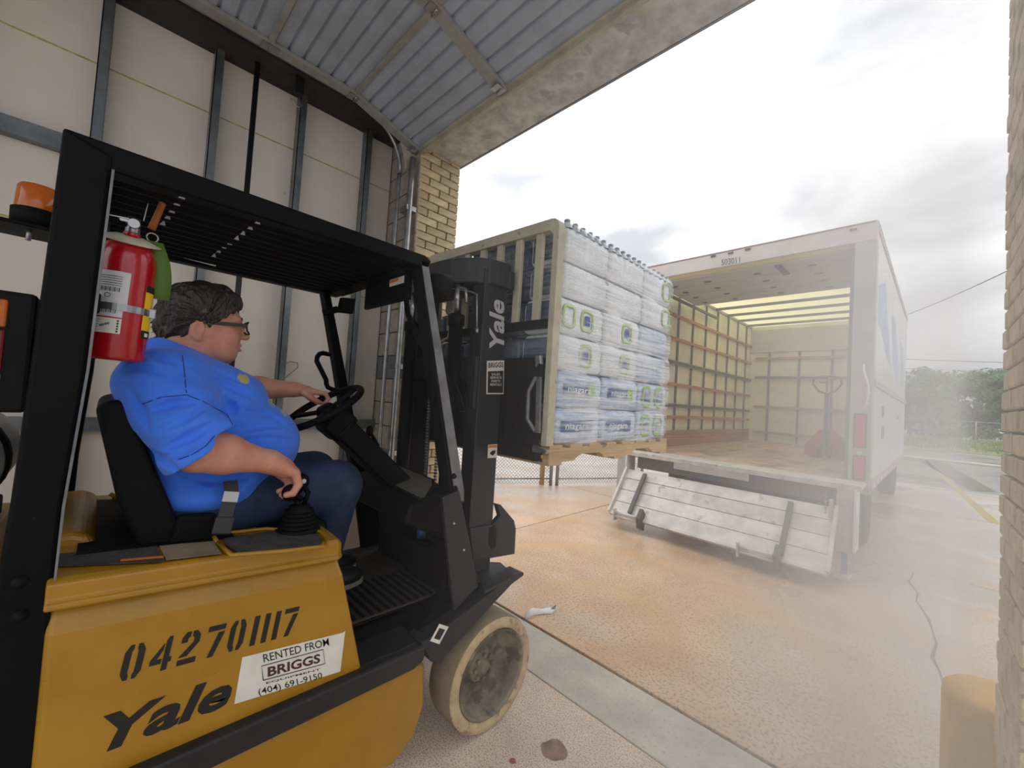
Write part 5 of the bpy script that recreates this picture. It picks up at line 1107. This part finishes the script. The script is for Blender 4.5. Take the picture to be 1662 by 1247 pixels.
def shirt_mat(p1, p2, p3):
    m = bpy.data.materials.new('shirt_blue'); m.use_nodes = True; t = m.node_tree; b = t.nodes['Principled BSDF']; N = t.nodes.new; L = t.links.new
    tcn = N('ShaderNodeTexCoord'); n = N('ShaderNodeTexNoise'); n.inputs['Scale'].default_value = 5; L(tcn.outputs['Object'], n.inputs['Vector'])
    r = N('ShaderNodeValToRGB'); r.color_ramp.elements[0].color = (*srgb(52, 112, 232), 1); r.color_ramp.elements[1].color = (*srgb(70, 132, 246), 1); L(n.outputs['Fac'], r.inputs[0]); out = r.outputs[0]
    def patch(c, rad, col, nscale, th):
        nonlocal out
        mp_ = N('ShaderNodeMapping'); mp_.vector_type = 'POINT'; mp_.inputs['Location'].default_value = tuple(-ci/ri for ci, ri in zip(c, rad)); mp_.inputs['Scale'].default_value = tuple(1/ri for ri in rad); L(tcn.outputs['Object'], mp_.inputs['Vector'])
        g_ = N('ShaderNodeTexGradient'); g_.gradient_type = 'SPHERICAL'; L(mp_.outputs[0], g_.inputs['Vector'])
        nn = N('ShaderNodeTexNoise'); nn.inputs['Scale'].default_value = nscale; nn.inputs['Detail'].default_value = 2; L(tcn.outputs['Object'], nn.inputs['Vector'])
        mu = N('ShaderNodeMath'); mu.operation = 'MULTIPLY'; L(g_.outputs['Fac'], mu.inputs[0]); L(nn.outputs['Fac'], mu.inputs[1])
        rr = N('ShaderNodeValToRGB'); rr.color_ramp.elements[0].position = th; rr.color_ramp.elements[1].position = th+.06; L(mu.outputs[0], rr.inputs[0])
        mx = N('ShaderNodeMixRGB'); mx.inputs[2].default_value = (*col, 1); L(rr.outputs[0], mx.inputs[0]); L(out, mx.inputs[1]); out = mx.outputs[0]
    patch(p1, (.09, .035, .03), srgb(186, 170, 96), 60, .17); patch(p2, (.10, .04, .03), srgb(150, 160, 140), 110, .2); patch(p3, (.1, .03, .026), srgb(176, 178, 150), 130, .2)
    L(out, b.inputs['Base Color']); b.inputs['Roughness'].default_value = .85; b.inputs['Sheen Weight'].default_value = .15
    n3 = N('ShaderNodeTexNoise'); n3.inputs['Scale'].default_value = 300; L(tcn.outputs['Object'], n3.inputs['Vector']); bp = N('ShaderNodeBump'); bp.inputs['Strength'].default_value = .08; bp.inputs['Distance'].default_value = .004; L(n3.outputs['Fac'], bp.inputs['Height']); L(bp.outputs[0], b.inputs['Normal'])
    MATS['shirt_blue'] = m
PB = (-1.78, .3, .99)
class SDF:
    def __init__(s, lo, hi, h):
        s.lo = np.array(lo, np.float32); s.h = h; s.n = np.ceil((np.array(hi)-np.array(lo))/h).astype(int)+1; s.d = np.full(s.n, .5, np.float32)
    def sub(s, lo, hi):
        i0 = np.clip(np.floor((np.array(lo)-s.lo)/s.h).astype(int), 0, s.n); i1 = np.clip(np.ceil((np.array(hi)-s.lo)/s.h).astype(int)+1, 0, s.n)
        ax = [s.lo[k]+s.h*np.arange(i0[k], i1[k], dtype=np.float32) for k in range(3)]
        return tuple(slice(i0[k], i1[k]) for k in range(3)), (ax[0][:, None, None], ax[1][None, :, None], ax[2][None, None, :])
    def put(s, sl, d, k, cut=False):
        a = s.d[sl]
        if cut: s.d[sl] = np.maximum(a, -d) if k <= 0 else -SDF.smin(-a, d, k)
        else: s.d[sl] = SDF.smin(a, d, k) if k > 0 else np.minimum(a, d)
    @staticmethod
    def smin(a, b, k):
        h = np.clip(.5+.5*(b-a)/k, 0, 1); return b*(1-h)+a*h-k*h*(1-h)
    def cone(s, a, b, r1, r2, k=.02, clip=None, cut=False):
        a, b = np.array(a, np.float32), np.array(b, np.float32); R = max(r1, r2)+k+.03
        sl, (X, Y, Z) = s.sub(np.minimum(a, b)-R, np.maximum(a, b)+R); ba = b-a; L2 = float(ba@ba)+1e-9
        t = np.clip(((X-a[0])*ba[0]+(Y-a[1])*ba[1]+(Z-a[2])*ba[2])/L2, 0, 1)
        d = np.sqrt((X-a[0]-ba[0]*t)**2+(Y-a[1]-ba[1]*t)**2+(Z-a[2]-ba[2]*t)**2)-(r1+(r2-r1)*t)
        if clip is not None:
            p, n = np.array(clip[0]), np.array(clip[1], float); n = n/np.linalg.norm(n); d = np.maximum(d, (X-p[0])*n[0]+(Y-p[1])*n[1]+(Z-p[2])*n[2])
        s.put(sl, d.astype(np.float32), k, cut)
    def chain(s, pts, rad, k=.012):
        for i in range(len(pts)-1): s.cone(pts[i], pts[i+1], rad[i], rad[i+1], k)
    def ell(s, c, r, k=.03, rx=0., cut=False):
        c, r = np.array(c, np.float32), np.array(r, np.float32); R = r.max()+k+.03; sl, (X, Y, Z) = s.sub(c-R, c+R)
        x, y, z = X-c[0], Y-c[1], Z-c[2]; cs, sn = math.cos(rx), math.sin(rx); y, z = y*cs+z*sn, -y*sn+z*cs
        k0 = np.sqrt((x/r[0])**2+(y/r[1])**2+(z/r[2])**2); k1 = np.sqrt((x/r[0]**2)**2+(y/r[1]**2)**2+(z/r[2]**2)**2)+1e-6
        s.put(sl, (k0*(k0-1)/k1).astype(np.float32), k, cut)
    def axes(s): return [s.lo[k]+s.h*np.arange(s.n[k], dtype=np.float32) for k in range(3)]
    def mesh(s, name, mt, parent):
        g = openvdb.FloatGrid(3*s.h); g.copyFromArray(np.clip(s.d, -3*s.h, 3*s.h).astype(np.float32)); g.transform = openvdb.createLinearTransform(voxelSize=s.h)
        pts, quads = g.convertToQuads(0.0); pts = pts+s.lo[None, :]-np.array(PB)[None, :]
        me = bpy.data.meshes.new(name); me.from_pydata([tuple(map(float, p)) for p in pts], [], [tuple(map(int, q[::-1])) for q in quads]); me.polygons.foreach_set('use_smooth', [True]*len(me.polygons))
        bm = bmesh.new(); bm.from_mesh(me); bmesh.ops.recalc_face_normals(bm, faces=bm.faces); bm.to_mesh(me); bm.free()
        me.materials.append(MATS[mt]); return link(name, me, parent)
PS = thing('person', 'seated driver in blue t-shirt and glasses with hands on the wheel and levers', 'person', PB)
CXp = -1.78
# --- skin: head, neck, trunk, arms with hands, legs in one surface
S = SDF((-2.16, -.02, .60), (-1.38, .92, 1.86), .0045)
S.ell((CXp, .20, 1.40), (.19, .13, .17), .05); S.ell((CXp, .30, 1.22), (.21, .20, .16), .05); S.ell((CXp, .25, 1.09), (.2, .17, .09), .05)
S.cone((CXp, .155, 1.50), (CXp, .215, 1.64), .095, .085, .03)                          # neck
S.ell((CXp, .226, 1.715), (.082, .108, .105), .02)                                       # skull
S.ell((CXp, .270, 1.665), (.074, .074, .095), .025)                                      # face
S.ell((CXp, .262, 1.605), (.078, .072, .046), .03, rx=-.25)                              # jowls
S.ell((CXp, .300, 1.592), (.032, .028, .024), .02)                                       # chin
S.ell((CXp, .318, 1.722), (.056, .022, .014), .018)                                      # brow
for sx in (-1, 1):
    S.ell((CXp+sx*.045, .298, 1.655), (.028, .032, .03), .02)                            # cheek
    S.ell((CXp+sx*.032, .345, 1.699), (.015, .012, .010), .008, cut=True)                 # eye socket
    S.ell((CXp+sx*.032, .328, 1.698), (.0145, .012, .011), .004)                          # lids
    S.ell((CXp+sx*.0125, .342, 1.662), (.010, .012, .009), .006)                          # nostril wing
    ex = CXp+sx*.086                                                                      # ear
    S.ell((ex, .204, 1.662), (.010, .021, .034), .006, rx=-.15); S.ell((ex+sx*.008, .209, 1.666), (.006, .011, .020), .004, rx=-.15, cut=True); S.ell((ex, .212, 1.634), (.009, .011, .012), .006)
S.cone((CXp, .336, 1.706), (CXp, .355, 1.670), .009, .013, .012); S.ell((CXp, .361, 1.666), (.0155, .013, .0125), .008)  # nose
S.ell((CXp, .332, 1.630), (.026, .014, .016), .012)                                      # muzzle
S.ell((CXp, .343, 1.630), (.020, .008, .0055), .004); S.ell((CXp, .341, 1.615), (.018, .009, .006), .004); S.ell((CXp, .352, 1.6225), (.016, .012, .0028), .002, cut=True)
# right arm
RS, RE, RWr = (-1.575, .13, 1.47), (-1.485, .205, 1.292), (-1.50, .40, 1.243)
S.cone(RS, RE, .072, .062, .03); S.chain([RE, (-1.482, .27, 1.278), RWr], [.060, .058, .034], .02)
S.ell((-1.50, .438, 1.222), (.046, .050, .028), .016, rx=-.6); S.cone(RWr, (-1.50, .440, 1.222), .036, .031, .018)
for i, (x, l) in enumerate(((-1.462, .95), (-1.485, 1.08), (-1.508, 1.08), (-1.531, .98))):
    k_ = np.array((x, .478-.005*abs(i-1.5), 1.205)); sgn = (.002, 0, 0, -.002)[i]
    j1 = k_+np.array((0, .012, -.040))*l; j2 = j1+np.array((sgn, -.016, -.028))*l; j3 = j2+np.array((0, -.022, -.004))*l
    S.cone((x*.7+-1.5*.3, .438, 1.222), k_, .0165, .0150, .012); S.chain([k_, j1, j2, j3], [.0140, .0128, .0118, .0100], .003)
S.chain([(-1.532, .418, 1.218), (-1.554, .452, 1.190), (-1.546, .480, 1.160), (-1.530, .494, 1.142)], [.020, .016, .0135, .0105], .008)
# left arm
LS, LE, LW = (-1.985, .17, 1.465), (-2.02, .40, 1.468), (-1.975, .605, 1.478)
S.cone(LS, LE, .070, .056, .03); S.chain([LE, (-2.01, .47, 1.474), LW], [.055, .05, .032], .02)
S.ell((-1.967, .648, 1.474), (.038, .042, .020), .012, rx=-.1); S.cone(LW, (-1.968, .645, 1.475), .031, .024, .014)
for i, x in enumerate((-1.930, -1.949, -1.968, -1.986)):
    k_ = np.array((x, .688-.004*abs(i-1.2), 1.472)); rimy = .724-.02*(i-1.5)*.3
    j1 = k_+np.array((.002, .036, -.004)); j2 = j1+np.array((.0, .016, -.024)); j3 = j2+np.array((0, -.012, -.018))
    S.cone((x*.5+-1.967*.5, .645, 1.476), k_, .0135, .0122, .01); S.chain([k_, j1, j2, j3], [.0115, .0105, .0098, .0085], .004)
S.chain([(-1.94, .628, 1.468), (-1.925, .655, 1.447), (-1.922, .683, 1.430), (-1.925, .704, 1.424)], [.016, .0132, .0115, .009], .008)
# legs (under the jeans)
for kx, ank in (((-1.655), (-1.80, .70, .70)), ((-1.915), (-1.96, .74, .70))):
    S.cone((CXp+(kx-CXp)*.75, .22, 1.085), (kx, .69, 1.105), .095, .075, .03); S.cone((kx, .69, 1.10), ank, .072, .05, .02); S.cone(ank, (ank[0], ank[1]+.09, .65), .045, .035, .02)
S.mesh('body', 'skin', PS)
# --- t-shirt
T = SDF((-2.16, -.06, .98), (-1.34, .64, 1.68), .005)
T.ell((CXp, .195, 1.455), (.225, .162, .145), .05); T.ell((CXp, .335, 1.275), (.245, .232, .175), .06); T.ell((CXp, .17, 1.31), (.235, .148, .20), .06); T.ell((CXp, .275, 1.13), (.25, .215, .10), .06)
T.ell((CXp, .285, 1.44), (.20, .155, .115), .05); T.cone((-1.60, .155, 1.50), (-1.96, .17, 1.49), .085, .085, .05); T.cone((CXp, .15, 1.52), (CXp, .185, 1.585), .105, .105, .04)
nrm = (0, .72, -.69); T.cone((-1.585, .115, 1.475), (-1.475, .235, 1.265), .105, .104, .035, clip=((-1.45, .205, 1.296), nrm))
T.cone((-1.985, .15, 1.47), (-2.03, .40, 1.465), .098, .092, .035, clip=((-2.03, .335, 1.46), (0, 1, 0)))
X, Y, Z = T.axes(); X, Y, Z = X[:, None, None], Y[None, :, None], Z[None, None, :]
# folds: diagonal pulls from the armpit and round the belly
f1 = .0075*np.sin(70*(Z*.8+Y*.55)+9*np.sin(5*Y+3*X))*np.exp(-((Y-.18)/.13)**2-((Z-1.36)/.14)**2)
f2 = .006*np.sin(58*(Z-.25*Y)+6*np.sin(6*Y))*np.exp(-((Y-.36)/.16)**2-((Z-1.20)/.09)**2)
f3 = .005*np.sin(46*(Y*.8-Z*.6)+4*X)*np.exp(-((Y-.32)/.1)**2-((Z-1.42)/.1)**2)
f4 = .005*np.sin(85*(Z*.55-Y*.85)+5*np.sin(11*Z)+20*X)*np.exp(-((Y-.20)/.07)**2-((Z-1.34)/.08)**2-((X+1.45)/.08)**2)
f5 = .004*np.sin(52*(Y+.5*Z)+8*np.sin(7*Z))*np.exp(-((Y-.10)/.08)**2-((Z-1.46)/.09)**2)
T.d += (f1+f2+f3+f4+f5).astype(np.float32)
def on_sdf(G, x, y):
    d = ray(x, y); d = d/d.length; t = .6
    for _ in range(400):
        p = CAM+d*t; i = [int((p[k]-float(G.lo[k]))/G.h+.5) for k in range(3)]
        if all(0 <= i[k] < G.n[k] for k in range(3)):
            v = float(G.d[i[0], i[1], i[2]])
            if v < .001: return p
            t += max(.002, min(v, .02)*.6)
        else: t += .01
        if t > 3: return None
def crease(G, pts, r, k):
    q = []
    for a, b in zip(pts[:-1], pts[1:]):
        n = max(1, int(math.hypot(b[0]-a[0], b[1]-a[1])/8)); q += [(a[0]+(b[0]-a[0])*i/n, a[1]+(b[1]-a[1])*i/n) for i in range(n)]
    h = [on_sdf(G, x, y) for x, y in q+[pts[-1]]]; h = [p for p in h if p is not None]
    h = [p for p in h if (p-h[0]).length < .5]
    for i in range(len(h)-1):
        if (h[i+1]-h[i]).length < .06: f = 1-.7*abs(2*i/max(1, len(h)-2)-1); G.cone(tuple(h[i]), tuple(h[i+1]), r*f, r*f, k, cut=True)
for pts in ([(252, 700), (290, 684), (335, 660)], [(268, 728), (305, 712), (350, 684)], [(240, 668), (285, 655), (318, 652)], [(362, 640), (376, 660), (384, 692)], [(340, 648), (366, 668), (392, 690)], [(388, 700), (430, 690), (475, 690)], [(392, 716), (440, 712), (480, 716)],
            [(206, 628), (226, 662), (240, 700)], [(330, 612), (366, 622), (420, 650)], [(312, 596), (350, 600), (398, 622)], [(205, 690), (250, 740), (300, 772)], [(290, 770), (340, 780), (400, 776)], [(195, 600), (230, 596), (262, 606)], [(214, 570), (240, 572), (285, 590)], [(400, 668), (440, 672), (476, 700)], [(262, 742), (290, 736), (318, 722)]):
    crease(T, pts, .013, .010)
seam_px = [[(296, 577), (299, 600), (301, 622), (303, 641)], [(231, 656), (262, 645), (303, 641), (330, 652), (352, 664), (368, 672), (380, 694)], [(289, 746), (312, 738), (334, 724), (351, 704)]]
seam_pts = [[on_sdf(T, a[0]+(b[0]-a[0])*i/6, a[1]+(b[1]-a[1])*i/6) for a, b in zip(pp[:-1], pp[1:]) for i in range(6)] for pp in seam_px]
# neck opening, hem, sleeve hollow
sl, (x_, y_, z_) = T.sub((-2.1, -.05, .98), (-1.4, .6, 1.66))
hem = (1.045+.10*np.clip((y_-.30)/.27, 0, 1)) - z_ + 0*x_
T.d[sl] = np.maximum(T.d[sl], hem.astype(np.float32))
neckpl = ((z_-(1.625-.40*np.clip(y_-.12, 0, .3)))*1.0 + 0*x_)
T.d[sl] = np.maximum(T.d[sl], neckpl.astype(np.float32)); T.cone((CXp, .13, 1.52), (CXp, .235, 1.68), .088, .092, .006, cut=True)
T.cone((-1.478, .232, 1.272), (-1.47, .30, 1.20), .082, .092, .006, cut=True)
pc = []
for x, y in ((396, 614), (444, 652), (466, 666)):
    q = None
    for k in range(12):
        q = on_sdf(T, x-k*2, y+k*2)
        if q is not None: break
    pc.append((q if q is not None else hX(x, y, CXp))-Vector(PB))
shirt_mat(*pc)
sh = T.mesh('t_shirt', 'shirt_blue', PS)
# stitched shoulder seam and collar
for sp in seam_pts:
    sp = [p-(p-CAM).normalized()*.0012 for p in sp if p is not None]
    if len(sp) > 3: MB().tube(sp, .0011, n=6).build('seam', 'thread', sh)
# --- jeans
J = SDF((-2.14, .0, .66), (-1.46, .90, 1.24), .006)
J.ell((CXp, .285, 1.065), (.232, .165, .10), .05); J.ell((CXp, .33, 1.10), (.21, .16, .10), .05)
for kx, ank in (((-1.655), (-1.80, .70, .745)), ((-1.915), (-1.96, .74, .745))):
    J.cone((CXp+(kx-CXp)*.8, .22, 1.085), (kx, .685, 1.105), .118, .098, .04); J.cone((kx, .685, 1.10), ank, .096, .082, .03, clip=((0, 0, .725), (0, 0, -1)))
X, Y, Z = J.axes(); X, Y, Z = X[:, None, None], Y[None, :, None], Z[None, None, :]
J.d += (.0035*np.sin(62*(Y+Z*.7)+5*np.sin(9*Z))*np.exp(-((Y-.62)/.12)**2-((Z-1.0)/.12)**2) + .003*np.sin(50*(Y*.6-Z))*np.exp(-((Y-.40)/.12)**2)).astype(np.float32)
je = J.mesh('jeans', 'jeans', PS)
# --- hair
H = SDF((CXp-.125, .08, 1.57), (CXp+.125, .38, 1.86), .003)
H.ell((CXp, .226, 1.722), (.098, .124, .116), .01); H.ell((CXp, .165, 1.665), (.082, .062, .068), .03); H.ell((CXp, .272, 1.785), (.076, .06, .045), .03)
X, Y, Z = H.axes(); X, Y, Z = X[:, None, None], Y[None, :, None], Z[None, None, :]
zmin = np.interp(Y.ravel(), [.08, .15, .185, .20, .225, .245, .262, .285, .32, .345, .38], [1.598, 1.602, 1.622, 1.69, 1.695, 1.668, 1.695, 1.722, 1.752, 1.772, 1.80]).astype(np.float32)[None, :, None]
ang = np.arctan2(Z-1.70, Y-.22)
H.d += (.0022*np.sin(150*(X-CXp)+7*ang+3*np.sin(5*ang)) + .0016*np.sin(330*(X-CXp)+18*ang) + .0022*np.sin(14*ang+40*(X-CXp))).astype(np.float32)
H.d = np.maximum(H.d, (zmin-Z)*.75 + .004*np.sin(260*Y)+0*X)
H.ell((CXp, .30, 1.66), (.2, .07, .055), 0.0, cut=True)
ha = H.mesh('hair', 'hair', PS)
rr_ = random.Random(5); m = MB()
for k in range(46):      # loose tufts at the nape and crown
    a = rr_.uniform(-.9, .9); z = rr_.uniform(1.605, 1.70); p = Vector((CXp+math.sin(a)*.075, .222-math.cos(a)*.108, z)); d = Vector((math.sin(a)*.3, -math.cos(a)*.9, rr_.uniform(-.9, .1))).normalized()
    ln = rr_.uniform(.012, .03); m.tube([p, p+d*ln*.5, p+d*ln+Vector((0, 0, -.004))], .003, n=5, radii=[.004, .0025, .0004])
m.build('hair_tuft', 'hair', ha)
# --- glasses, eyes, shoes
gl_ = MB()
for sx in (-1, 1): gl_.bar((CXp+sx*.086, .215, 1.690), (CXp+sx*.074, .346, 1.700), .005, .012)
gs = gl_.build('glasses', 'frame_dark', PS)
for sx in (-1, 1):
    c = Vector((CXp+sx*.037, .358, 1.694)); pts = []
    for i in range(20):
        a = 2*math.pi*i/20; cs, sn = math.cos(a), math.sin(a); pts.append(c+Vector((.030*math.copysign(abs(cs)**.6, cs), -.010*abs(cs)**2-.003*sn, .021*math.copysign(abs(sn)**.6, sn))))
    MB().tube(pts, .0034, n=6, closed=True).build('rim', 'frame_dark', gs); m = MB(); m.add(pts, [tuple(range(20))]); m.build('lens', 'spectacle_glass', gs)
    MB().bar((CXp+sx*.074, .346, 1.700), c+Vector((sx*.028, -.009, .006)), .004, .008).build('hinge', 'frame_dark', gs)
    MB().tube([(CXp+sx*.014, .341, 1.722), (CXp+sx*.034, .336, 1.727), (CXp+sx*.054, .318, 1.720)], .004, n=6, radii=[.004, .0045, .002]).build('eyebrow', 'hair', PS)
    MB().ell((CXp+sx*.032, .3305, 1.695), (.009, .008, .0035), 12, 8).build('eye', 'eye_white', PS); MB().ell((CXp+sx*.032, .336, 1.6945), (.0042, .0035, .003), 10, 6).build('iris', 'shoe_black', PS)
MB().tube([(CXp-.008, .357, 1.699), (CXp, .360, 1.702), (CXp+.008, .357, 1.699)], .0026, n=6).build('bridge', 'frame_dark', gs)
MB().ell((CXp, .3465, 1.6135), (.0145, .0045, .0042), 12, 6).build('lower_lip', 'lip', PS); MB().ell((CXp, .347, 1.6305), (.015, .0045, .0036), 12, 6).build('upper_lip', 'lip', PS)
for x, y in ((-1.80, .70), (-1.96, .74)):
    s_ = SDF((x-.08, y-.12, .60), (x+.08, y+.24, .80), .006)
    s_.ell((x, y-.03, .675), (.048, .07, .055), .03); s_.ell((x, y+.11, .655), (.05, .09, .042), .03); s_.cone((x, y-.02, .68), (x, y+.0, .76), .052, .05, .02)
    sl, (a_, b_, c_2) = s_.sub((x-.08, y-.12, .60), (x+.08, y+.24, .80)); s_.d[sl] = np.maximum(s_.d[sl], (.632-c_2)+0*a_+0*b_)
    so = s_.mesh('shoe', 'shoe_black', PS)
    n = 28; out = [(x+(.052 if math.sin(t) else .05)*math.cos(t)*(1 if math.sin(t) > 0 else .92), y+.04+.165*math.sin(t)) for t in [2*math.pi*i/n for i in range(n)]]
    m = MB(); m.prism([(a, b, .614) for a, b in out], (0, 0, .024)); m.build('sole', 'shoe_sole', so, .004)
# ------------------------------------------------------------------ drifting mist at the right of the doorway
def mist():
    x0, x1, y0, y1, z0, z1 = -.88, .19, .25, 4.42, .02, 3.5
    o = MB().box(x0, x1, y0, y1, z0, z1).build('mist', 'white_plastic')
    m = bpy.data.materials.new('mist_volume'); m.use_nodes = True; t = m.node_tree; t.nodes.clear(); N = t.nodes.new; L = t.links.new
    out = N('ShaderNodeOutputMaterial'); v = N('ShaderNodeVolumeScatter'); v.inputs['Color'].default_value = (.97, .97, .98, 1); v.inputs['Anisotropy'].default_value = .1
    tcn = N('ShaderNodeTexCoord')
    # thickest low and to the right, thinning towards the left and upwards
    mp_ = N('ShaderNodeMapping'); c = (.08, 2.7, .9); r = (.95, 3.9, 5.0)
    mp_.inputs['Location'].default_value = tuple(-a/b for a, b in zip(c, r)); mp_.inputs['Scale'].default_value = tuple(1/b for b in r); L(tcn.outputs['Object'], mp_.inputs['Vector'])
    g_ = N('ShaderNodeTexGradient'); g_.gradient_type = 'SPHERICAL'; L(mp_.outputs[0], g_.inputs['Vector'])
    n = N('ShaderNodeTexNoise'); n.inputs['Scale'].default_value = .9; n.inputs['Detail'].default_value = 2; L(tcn.outputs['Object'], n.inputs['Vector'])
    a = N('ShaderNodeMath'); a.operation = 'MULTIPLY_ADD'; a.inputs[1].default_value = .9; a.inputs[2].default_value = .55; L(n.outputs['Fac'], a.inputs[0])
    mu = N('ShaderNodeMath'); mu.operation = 'MULTIPLY'; L(g_.outputs['Fac'], mu.inputs[0]); L(a.outputs[0], mu.inputs[1])
    m2 = N('ShaderNodeMath'); m2.operation = 'MULTIPLY'; m2.inputs[1].default_value = MIST; L(mu.outputs[0], m2.inputs[0]); L(m2.outputs[0], v.inputs['Density'])
    L(v.outputs[0], out.inputs['Volume']); o.data.materials.clear(); o.data.materials.append(m); o['kind'] = 'stuff'; o['label'] = 'pale mist drifting behind the truck at the right of the doorway'; o['category'] = 'mist'
MIST = .48
mist()
